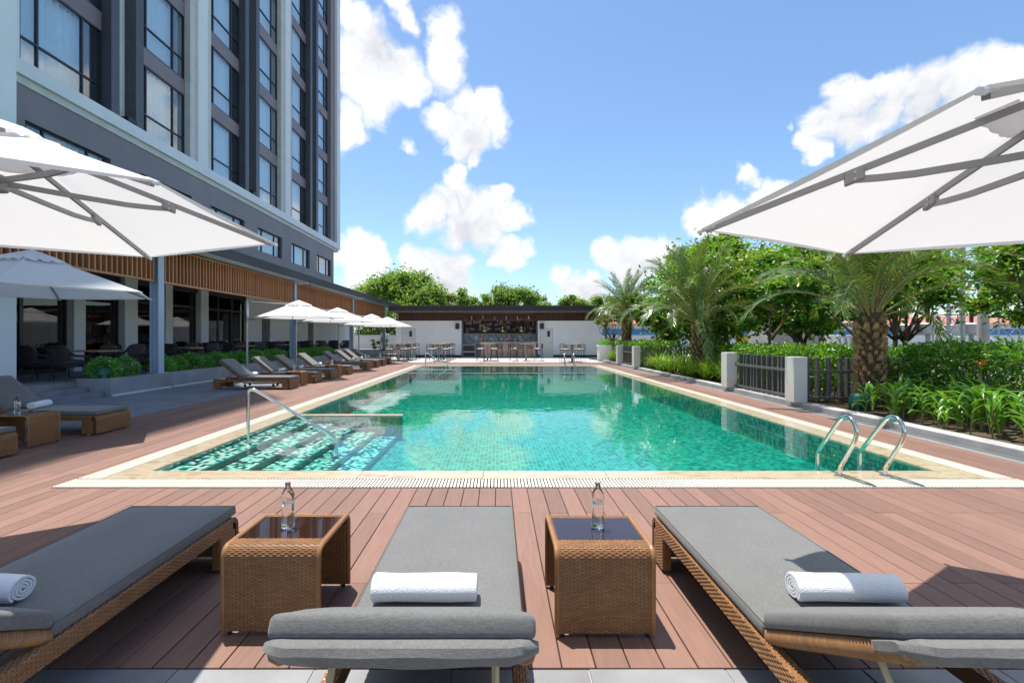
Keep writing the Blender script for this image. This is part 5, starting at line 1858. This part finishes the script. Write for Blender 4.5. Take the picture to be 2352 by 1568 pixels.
def clump_mesh(seed, n=64):
    r_ = random.Random(seed); V = []; F = []
    for k in range(n):
        a = r_.uniform(0, 6.28); L = r_.uniform(.6, 1.05); w = r_.uniform(.010, .018); e = R(r_.uniform(58, 86)); bend = R(r_.uniform(40, 125))
        x0_, y0_ = r_.uniform(-.08, .08), r_.uniform(-.08, .08)
        rr = z = 0; N = 5; o = len(V)
        for i in range(N+1):
            f = i/N; ww = w*(1-f**2.2) + .001
            px, py = x0_ + rr*math.cos(a), y0_ + rr*math.sin(a)
            V += [(px - ww*math.sin(a), py + ww*math.cos(a), z), (px + ww*math.sin(a), py - ww*math.cos(a), z)]
            e -= bend/N*(.4+1.2*f)
            rr += math.cos(e)*L/N; z += math.sin(e)*L/N
        for i in range(N): F.append((o+2*i, o+2*i+1, o+2*i+3, o+2*i+2))
    return npmesh('strap_plant', V, F, 'leaf_strap')
CL = [clump_mesh(s) for s in range(6)]
sp_ = random.Random(4); spots = []
for _ in range(900):
    y = sp_.uniform(14.1, 30.5); x = sp_.uniform(6.72, 8.3)
    if 22.3 < y < 26.3: continue
    if abs(x-7.3) < .35 and abs(y-18.3) < .4: continue
    if all((x-a)**2 + (y-c)**2 > .33**2 for a, c in spots): spots.append((x, y))
    if len(spots) >= 92: break
for (x, y) in spots:
    o = inst('strap_plant', sp_.choice(CL), None, (x, y, .05), (0, 0, sp_.uniform(0, 6.28)), sp_.uniform(.85, 1.15))
    tag(o, 'clump of arching strap leaves in the garden bed beside the pool', 'plant', 'strap leaved plants along the kerb')

# ------------------------------------------------------------------ hedges and bushes
def hedge(x0, x1, y0, y1, z1, n, label, leaf=.075, mat='leaf_hedge', seed=0):
    cx, cy = (x0+x1)/2, (y0+y1)/2
    t = thing('hedge', label, 'hedge', (cx, cy, .05), group='clipped green hedges of the garden')
    w, d = (x1-x0)/2, (y1-y0)/2
    P = nrg.random((n, 3))*2 - 1
    # push towards the surface
    ax = nrg.integers(0, 3, n)
    for k in range(3):
        m_ = ax == k
        P[m_, k] = np.sign(P[m_, k])*(1 - .22*nrg.random(m_.sum())**1.5)
    P[:, 2] = np.where((ax == 2), np.abs(P[:, 2]), P[:, 2])
    bumpy = .06*np.sin(P[:, 0]*w*5.1 + P[:, 1]*d*3.7) + .05*np.sin(P[:, 1]*d*7.3 + 1 + seed) + .05*nrg.normal(size=n)
    Q = np.stack([P[:, 0]*w, P[:, 1]*d, (P[:, 2]*.5+.5)*(z1-.1) + bumpy*(P[:, 2] > .5) + .06], 1)
    Q[:, 0] += .06*nrg.normal(size=n); Q[:, 1] += .06*nrg.normal(size=n)
    out = P*np.array([1, 1, .8])*(.8)
    inst('foliage', leaves('foliage', Q, leaf, mat, .52, .5, outward=out), t)
    g = MB()
    r_ = random.Random(seed)
    for k in range(int(max(6, (x1-x0)*(y1-y0)*9))):
        px, py = r_.uniform(-w*.8, w*.8), r_.uniform(-d*.8, d*.8)
        g.tube([(px, py, -.04), (px+r_.uniform(-.1, .1), py+r_.uniform(-.1, .1), z1*.5), (px+r_.uniform(-.2, .2), py+r_.uniform(-.2, .2), z1*.85)], [.014, .01, .004], 5)
    g.build('branches', 'bark', t)
    return t
hedge(8.25, 10.3, 4.6, 10.4, 1.22, 15000, 'tall glossy hedge behind the ginger plants at the right edge', .085, seed=1)
hedge(6.66, 8.9, 10.95, 14.3, 1.12, 12000, 'bright green hedge bulging over the near picket fence', .075, seed=2)
hedge(8.4, 9.9, 14.4, 22.6, 1.05, 14000, 'dark green hedge behind the strap leaved plants', .085, seed=3)
hedge(6.72, 8.6, 23.2, 27.5, 1.15, 8000, 'bright hedge over the far picket fence', .09, seed=4)
hedge(7.3, 9.3, 27.7, 31.5, 1.1, 5000, 'small hedge beside the bar building', .1, seed=5)
hedge(9.0, 11.5, 10.8, 14.3, 1.1, 6000, 'bright leafy hedge top right of the near fence', .09, seed=6)
def bush_mesh(seed):
    n = 1500
    d = nrg.normal(size=(n, 3)); d /= np.linalg.norm(d, axis=1)[:, None]
    r_ = .80 + .22*nrg.random(n) + .07*np.sin(d[:, 0]*7 + seed) + .06*np.sin(d[:, 1]*8)
    P = d*r_[:, None]*np.array([.34, .36, .27]); P[:, 2] = np.maximum(P[:, 2], -.2) + .22
    k = 40
    fl = d[:k]*(r_[:k, None] + .05)*np.array([.34, .36, .27]); fl[:, 2] = np.abs(fl[:, 2]) + .22
    return leaves('foliage', P, .055, 'leaf_bush', .5, .5, outward=d*1.2), leaves('flowers', fl, .022, 'white_flower', .9, .9)
BU = [bush_mesh(s) for s in range(3)]
k = 0
for y in [12.75, 13.45] + [14.95 + .72*q for q in range(12)] + [24.5 + .72*q for q in range(8)]:
    if 22.9 < y < 24.4: continue
    f, fl = BU[k % 3]
    s = rng.uniform(.92, 1.1)
    t = thing('flowering_bush', 'round green bush with tiny white flowers, %s in the planter' % (ORD[k] if k < 20 else str(k+1) + 'th'), 'bush', (-9.93 + rng.uniform(-.04, .04), y, .40), rng.uniform(0, 6), group='round bushes in the long planter')
    inst('foliage', f, t, scale=s); inst('flowers', fl, t, scale=s)
    MB().tube([(0, 0, 0), (0, 0, .2)], .02, 6).build('stem', 'bark', t)
    k += 1
def garden_speaker(x, y, z, label, s=1.0):
    t = thing('garden_speaker', label, 'garden speaker', (x, y, z), group='green mushroom garden speakers')
    t.scale = (s, s, s)
    MB().lathe([(.155, .115), (.152, .16), (.14, .235), (.125, .262), (.09, .282), (.0, .292)], 24).build('hood', 'speaker_green', t, smooth=True)
    for q in range(4):
        a = PI/4 + q*PI/2
        MB().box(-.028, .028, -.014, .014, 0, .12).build('leg', 'speaker_green', t, loc=(.125*math.cos(a), .125*math.sin(a), 0), rot=(0, 0, a + PI/2))
    MB().lathe([(.13, 0), (.13, .014), (.07, .03), (.06, .11)], 20).build('base', 'speaker_green', t, smooth=True)
garden_speaker(-9.78, 12.55, .41, 'dark green mushroom speaker on the near end of the planter')
garden_speaker(6.96, 9.72, .05, 'dark green mushroom speaker at the foot of the big palm', 1.15)
garden_speaker(-9.72, 20.0, .41, 'dark green mushroom speaker among the bushes of the planter')

# ------------------------------------------------------------------ trees
def tree(x, y, z0, fork, crown, rad, label, seed, ncl, nleaf, lsize, mat='leaf_tree', trunk_r=.12, name='tree', aspect=.62, group=None, spread=.50, nl=6, flat_=.55):
    """trunk to the fork, limbs to clumps spread through an ellipsoid crown (centre above base, radii)"""
    r_ = random.Random(seed)
    t = thing(name, label, 'tree', (x, y, z0), group=group)
    C = Vector(crown); A = Vector(rad)
    F = Vector((r_.uniform(-.1, .1), r_.uniform(-.1, .1), fork))
    g = MB()
    g.tube([(0, 0, -.1), (F.x*.3, F.y*.3, fork*.5), tuple(F)], [trunk_r*1.2, trunk_r, trunk_r*.85], 9)
    cl = []
    for k in range(ncl):
        d = Vector((r_.gauss(0, 1), r_.gauss(0, 1), r_.gauss(0, .9)+.15)).normalized()
        q = r_.uniform(.45, 1.0)**.6
        cl.append(C + Vector((d.x*A.x*q, d.y*A.y*q, d.z*A.z*q)))
    limbs = []
    for k in range(nl):
        e = cl[k]
        m_ = F.lerp(e, .5) + Vector((r_.uniform(-.3, .3), r_.uniform(-.3, .3), -.12*(e-F).length*r_.random()))
        limbs.append((m_, e))
        g.tube([tuple(F), tuple(F.lerp(m_, .5) + Vector((0, 0, .05))), tuple(m_), tuple(e)], [trunk_r*.6, trunk_r*.45, trunk_r*.3, trunk_r*.08], 7)
    for e in cl[nl:]:
        m_, e2 = min(limbs, key=lambda l: (l[0]-e).length)
        g.tube([tuple(m_), tuple(m_.lerp(e, .55) + Vector((0, 0, -.08))), tuple(e)], [trunk_r*.26, trunk_r*.16, trunk_r*.05], 5)
    g.build('trunk', 'bark', t, smooth='all')
    P = []
    rs = np.random.default_rng(seed)
    per = nleaf//ncl
    for e in cl:
        s = spread*A.x*r_.uniform(.6, 1.25)*.55
        q = rs.normal(size=(per, 3))
        q /= np.maximum(np.linalg.norm(q, axis=1)[:, None], 1e-6)
        q *= np.minimum(np.abs(rs.normal(0, .72, (per, 1))), 1.7)
        P.append(np.array(e) + q*np.array([s, s, s*flat_]))
    P = np.concatenate(P)
    inst('crown', leaves('crown', P, lsize, mat, aspect, .7, droop=.25), t)
    return t
GR = 'broadleaf trees behind the garden fence'
tree(9.6, 22.3, -.05, 1.75, (.2, 0, 3.6), (3.0, 2.6, 1.9), 'broadleaf tree with a forked trunk right behind the middle palm', 1, 34, 11000, .19, group=GR, trunk_r=.17)
tree(11.6, 19.2, -.05, 1.15, (.3, 0, 3.4), (3.1, 2.6, 1.75), 'broadleaf tree with a low V shaped fork right of the middle palm', 2, 36, 12000, .17, group=GR, trunk_r=.11)
tree(11.2, 24.6, -.05, 1.6, (0, 0, 4.4), (2.8, 2.6, 2.1), 'tall broadleaf tree rising above the middle palm to the parasol tip', 3, 34, 11000, .19, group=GR, trunk_r=.13)
tree(15.5, 14.3, -.05, 1.5, (.0, 0, 3.3), (1.9, 2.0, 1.7), 'leafy tree at the right edge beneath the big parasol', 4, 30, 8500, .15, group=GR, trunk_r=.10)
tree(15.2, 18.8, -.05, 1.3, (-.6, 0, 3.8), (2.2, 2.2, 1.3), 'broadleaf tree with orange tinted leaves behind the big palm', 5, 26, 8500, .16, group=GR, trunk_r=.10)
tree(9.4, 27.6, -.05, 1.6, (0, 0, 3.1), (2.2, 2.0, 1.7), 'broadleaf tree between the middle and the far palm', 6, 24, 8000, .19, group=GR, trunk_r=.10)
tree(11.0, 33.5, -.05, 1.6, (0, 0, 2.9), (2.6, 2.4, 1.5), 'broadleaf tree behind the far palm beside the bar', 7, 24, 7000, .2, group=GR, trunk_r=.11)
tree(16.0, 27.0, -.05, 1.4, (0, 0, 3.0), (2.7, 2.4, 1.6), 'broadleaf tree in front of the substation wall', 8, 24, 7500, .2, group=GR, trunk_r=.10)
tree(7.35, 32.0, -.05, 1.2, (-.1, 0, 2.9), (1.3, 1.2, 1.25), 'sparse frangipani tree with bare forking branches beside the bar', 9, 26, 1700, .17, 'leaf_plumeria', .07, 'frangipani_tree', .32, None, .35, 9)
tree(10.9, 14.9, -.05, 1.2, (.1, .2, 2.75), (1.9, 1.8, 1.35), 'leafy tree left behind the big palm crown', 45, 26, 8500, .15, group=GR, trunk_r=.08)
tree(13.0, 16.6, -.05, 1.4, (.0, 0, 3.6), (1.9, 1.9, 1.3), 'leafy tree right behind the big palm crown', 46, 26, 8500, .15, group=GR, trunk_r=.08)
tree(17.6, 15.6, -.05, 1.4, (.0, 0, 3.6), (2.0, 2.0, 1.7), 'leafy tree beside the lattice tower at the right edge', 47, 26, 7500, .16, group=GR, trunk_r=.09)
tree(8.9, 16.5, -.05, 1.3, (.6, .4, 2.6), (1.5, 1.8, 1.2), 'low leafy tree between the middle palm and the big palm', 41, 20, 6000, .16, group=GR, trunk_r=.07)
tree(13.4, 22.5, -.05, 1.5, (.0, 0, 3.9), (2.6, 2.4, 2.0), 'broadleaf tree over the concrete hut right of the V forked tree', 42, 30, 9000, .18, group=GR, trunk_r=.11)
tree(13.5, 31.5, -.05, 1.4, (.0, 0, 3.0), (3.0, 2.4, 1.9), 'broadleaf tree behind the row, between the far palm and the store', 43, 26, 7500, .21, group=GR, trunk_r=.11)
GF = 'trees far behind the pool bar'
tree(-11.5, 62, -.1, 4, (0, 0, 6.7), (4.6, 4, 2.5), 'big dense tree far behind the bar roof at the left', 11, 46, 25500, .30, 'leaf_far', .3, group=GF, flat_=.8)
tree(-15.5, 66, -.1, 4, (0, 0, 6.4), (3.4, 3.4, 2.4), 'pale green tree left of the big dense tree behind the terrace roof', 12, 34, 15300, .30, 'leaf_far', .25, group=GF, flat_=.8)
tree(-8.4, 57, -.1, 3, (0, 0, 5.4), (2.7, 2.6, 2.2), 'lower rounded tree at the foot of the big dense tree', 13, 26, 13600, .26, 'leaf_far', .22, group=GF, flat_=.8)
tree(-5.2, 60, -.1, 3, (0, 0, 5.4), (2.2, 2.0, 2.0), 'small tree peeping over the bar roof left of the centre', 14, 20, 7650, .24, 'leaf_far', .16, group=GF)
tree(1.8, 62, -.1, 3, (0, 0, 5.5), (3.4, 3.2, 2.2), 'rounded light green tree over the middle of the bar roof', 15, 38, 18700, .27, 'leaf_far', .24, group=GF, flat_=.75)
tree(-1.8, 60, -.1, 3, (0, 0, 5.2), (1.9, 1.8, 1.7), 'small bright tree left of the rounded tree over the bar roof', 16, 16, 5950, .24, 'leaf_far', .14, group=GF)
tree(7.2, 61, -.1, 2.5, (0, 0, 5.2), (2.8, 2.2, 1.6), 'low spreading tree over the right end of the bar roof', 17, 22, 8500, .26, 'leaf_far', .16, group=GF)
tree(-9.6, 53, -.1, 1.5, (0, 0, 3.1), (2.6, 1.8, 1.7), 'dark leafy tree behind the low white wall left of the bar', 18, 26, 11900, .22, 'leaf_far', .14, group=GF, flat_=.8)
tree(-13.6, 54, -.1, 1.5, (0, 0, 3.2), (2.6, 1.8, 1.9), 'dark leafy tree behind the low wall beyond the terrace', 19, 26, 11900, .22, 'leaf_far', .14, group=GF, flat_=.8)
tree(-10.6, 45.5, -.05, .4, (0, 0, 1.0), (.85, .8, .85), 'yellow green shrub at the far end of the terrace', 20, 16, 2600, .14, 'leaf_strap', .04, 'shrub', .3)
for k, (x, y, z, r_, nm) in enumerate([(-7.4, 64, 5.6, 1.9, 'just left of the small tree over the bar roof'), (-3.6, 63, 5.2, 1.7, 'filling the gap left of the rounded tree over the bar roof'), (4.9, 64, 5.4, 1.9, 'right of the rounded tree over the bar roof'), (9.6, 63, 5.0, 2.0, 'over the right corner of the bar roof'), (12.5, 58, 4.6, 2.2, 'between the bar roof and the far palm')]):
    tree(x, y, -.1, 3, (0, 0, z), (r_, r_, 1.5), 'low leafy tree crown ' + nm, 60+k, 18, 6500, .25, 'leaf_far', .13, group=GF)
lw = thing('low_boundary_wall', 'low white boundary wall between the terrace and the bar', 'wall', (-12, 49, 0))
MB().box(-7, 4.3, 0, .2, -.1, 1.62).build('wall_panel', 'white_paint', lw)
MB().box(-7.02, 4.32, -.03, .23, 1.622, 1.70).build('coping', 'stone_trim', lw)
MB().box(-7, 4.3, -.02, -.001, -.1, .2).build('plinth', 'stone_trim', lw)

# ------------------------------------------------------------------ beyond the garden: store, wall, substation
st = thing('store_building', 'long low store with blue band, yellow panels and red roof beyond the trees', 'building', (38, 66, 0))
MB().box(-26, 34, 0, 10, -.1, 3.2).build('wall', 'white_paint', st)
MB().box(-26, 34, -.06, -.001, 1.75, 2.55).build('blue_band', 'blue_paint', st)
for k in range(9):
    MB().box(-12 + k*2.6, -10.2 + k*2.6, -.05, -.001, .55, 1.70).build('yellow_panel', 'yellow_paint', st) if k in (2, 3, 5) else MB().box(-12 + k*2.6, -10.2 + k*2.6, -.05, -.001, .3, 1.5).build('window', 'frame_dark', st)
g = MB().add([(-26.5, -.6, 3.2), (34.5, -.6, 3.2), (34.5, 5, 4.4), (-26.5, 5, 4.4), (-26.5, 10.5, 3.2), (34.5, 10.5, 3.2)], [(0, 1, 2, 3), (3, 2, 5, 4), (0, 3, 4), (1, 5, 2), (0, 4, 5, 1)])
g.build('roof', 'roof_red', st)
o = MB().box(19.4, 22.6, 35.5, 39, -.1, 2.35).build('concrete_hut', 'concrete', bevel=.02)
tag(o, 'blank grey concrete hut beyond the trees', 'hut')
cw = thing('substation_wall', 'concrete wall topped with spikes in front of the substation', 'wall', (24, 30, 0))
MB().box(-8, 14, 0, .2, -.1, .30).build('wall_panel', 'concrete', cw); MB().box(-8.02, 14.02, -.05, .25, .302, .42).build('coping', 'concrete', cw)
for k in range(14): MB().box(-7.9 + k*1.6, -7.7 + k*1.6, -.06, -.001, -.1, .30).build('pier', 'concrete', cw)
spk = MB().add([(-.02, -.02, 0), (.02, -.02, 0), (.02, .02, 0), (-.02, .02, 0), (0, 0, .16)], [(0, 1, 4), (1, 2, 4), (2, 3, 4), (3, 0, 4)]).mesh('spike', 'roof_red')
for k in range(110): inst('spike', spk, cw, (-7.9 + k*.2, .1, .421))
def transformer(x, y, s, label):
    t = thing('transformer', label, 'transformer', (x, y, -.09), group='transformers of the substation')
    MB().box(-1.6*s, 1.6*s, -.8*s, .8*s, 0, 1.7*s).build('tank', 'transformer', t, bevel=.04)
    for k in range(8): MB().box((-1.5+k*.4)*s, (-1.42+k*.4)*s, -1.1*s, -.81*s, .2, 1.5*s).build('cooling_fin', 'transformer', t)
    MB().tube([(-1.4*s, 0, 2.3*s), (1.0*s, 0, 2.3*s)], .3*s, 14).build('conservator', 'transformer', t, smooth=True)
    for k in range(3):
        MB().lathe([(.09, 0), (.14, .05)] + [(q, .1+.06*i) for i in range(12) for q in ((.12, .07)[i % 2],)] + [(.03, .95)], 10, ((-.9+k*.8)*s, .1, 1.7*s)).build('bushing', 'insulator', t)
transformer(24.4, 34.5, 1.0, 'pale grey transformer with fins beyond the concrete hut')
def breaker(x, y, label):
    t = thing('circuit_breaker', label, 'circuit breaker', (x, y, -.09), group='circuit breakers of the substation')
    MB().lathe([(.12, 0), (.12, 1.7)], 12).build('support', 'concrete', t)
    MB().box(-.6, .6, -.15, .15, 1.7, 1.78).build('platform', 'galvanised', t)
    MB().lathe([(.42, 1.78), (.44, 1.85), (.44, 2.25), (.46, 2.3), (.2, 2.38)], 20).build('drum', 'transformer', t, smooth=True)
    for dx, h in ((-.0, 1.15), (.55, .9), (-.6, .8)):
        prof = [(.10, 0)] + [((.13 if i % 2 else .085), .06 + i*.045) for i in range(int(h/.045))] + [(.03, h+.1), (.03, h+.3)]
        MB().lathe(prof, 12, (dx, 0, 2.38 if dx == 0 else 1.79)).build('insulator', 'insulator', t)
for k, (x, y) in enumerate([(24.9, 29.2), (27.6, 29.4), (25.9, 32.0), (29.0, 32.4)]):
    breaker(x, y, 'brown ribbed insulator column on a grey drum, %s in the substation from the left' % ORD[k])
cp = thing('utility_pole', 'thick round concrete utility pole right of the substation', 'pole', (22.9, 23.8, -.09))
MB().lathe([(.24, 0), (.19, 5), (.15, 11)], 18).build('shaft', 'concrete', cp, smooth=True)
MB().box(-1.2, 1.2, -.06, .06, 9.5, 9.65).build('crossarm', 'galvanised', cp)
sp2 = thing('steel_mast', 'slim grey steel mast beside the concrete utility pole', 'pole', (22.0, 23.9, -.09))
MB().lathe([(.12, 0), (.11, 4), (.09, 9)], 12).build('shaft', 'galvanised', sp2, smooth=True)
MB().lathe([(.2, 0), (.2, .03), (.14, .08)], 12).build('foot', 'galvanised', sp2)
def lattice(x, y, w, h, label):
    t = thing('lattice_tower', label, 'lattice tower', (x, y, -.09), group='lattice towers of the substation')
    n = int(h/w)
    for sx in (-1, 1):
        for sy in (-1, 1):
            MB().tube([(sx*w/2, sy*w/2, 0), (sx*w/2, sy*w/2, h)], .045, 5).build('leg', 'galvanised', t)
    for sgn, ax in ((-1, 0), (1, 0), (-1, 1), (1, 1)):
        for k in range(n):
            z0, z1 = k*h/n, (k+1)*h/n
            def P_(u, z): return (u*w/2, sgn*w/2, z) if ax == 0 else (sgn*w/2, u*w/2, z)
            g = MB(); g.tube([P_(-1, z0), P_(1, z1)], .022, 4); g.tube([P_(1, z0), P_(-1, z1)], .022, 4); g.tube([P_(-1, z1), P_(1, z1)], .022, 4)
            g.build('bracing', 'galvanised', t)
lattice(27.2, 27.4, 1.1, 11, 'steel lattice tower right of the utility pole')
lattice(24.3, 27.2, .9, 11, 'steel lattice tower between the utility pole and the insulators')
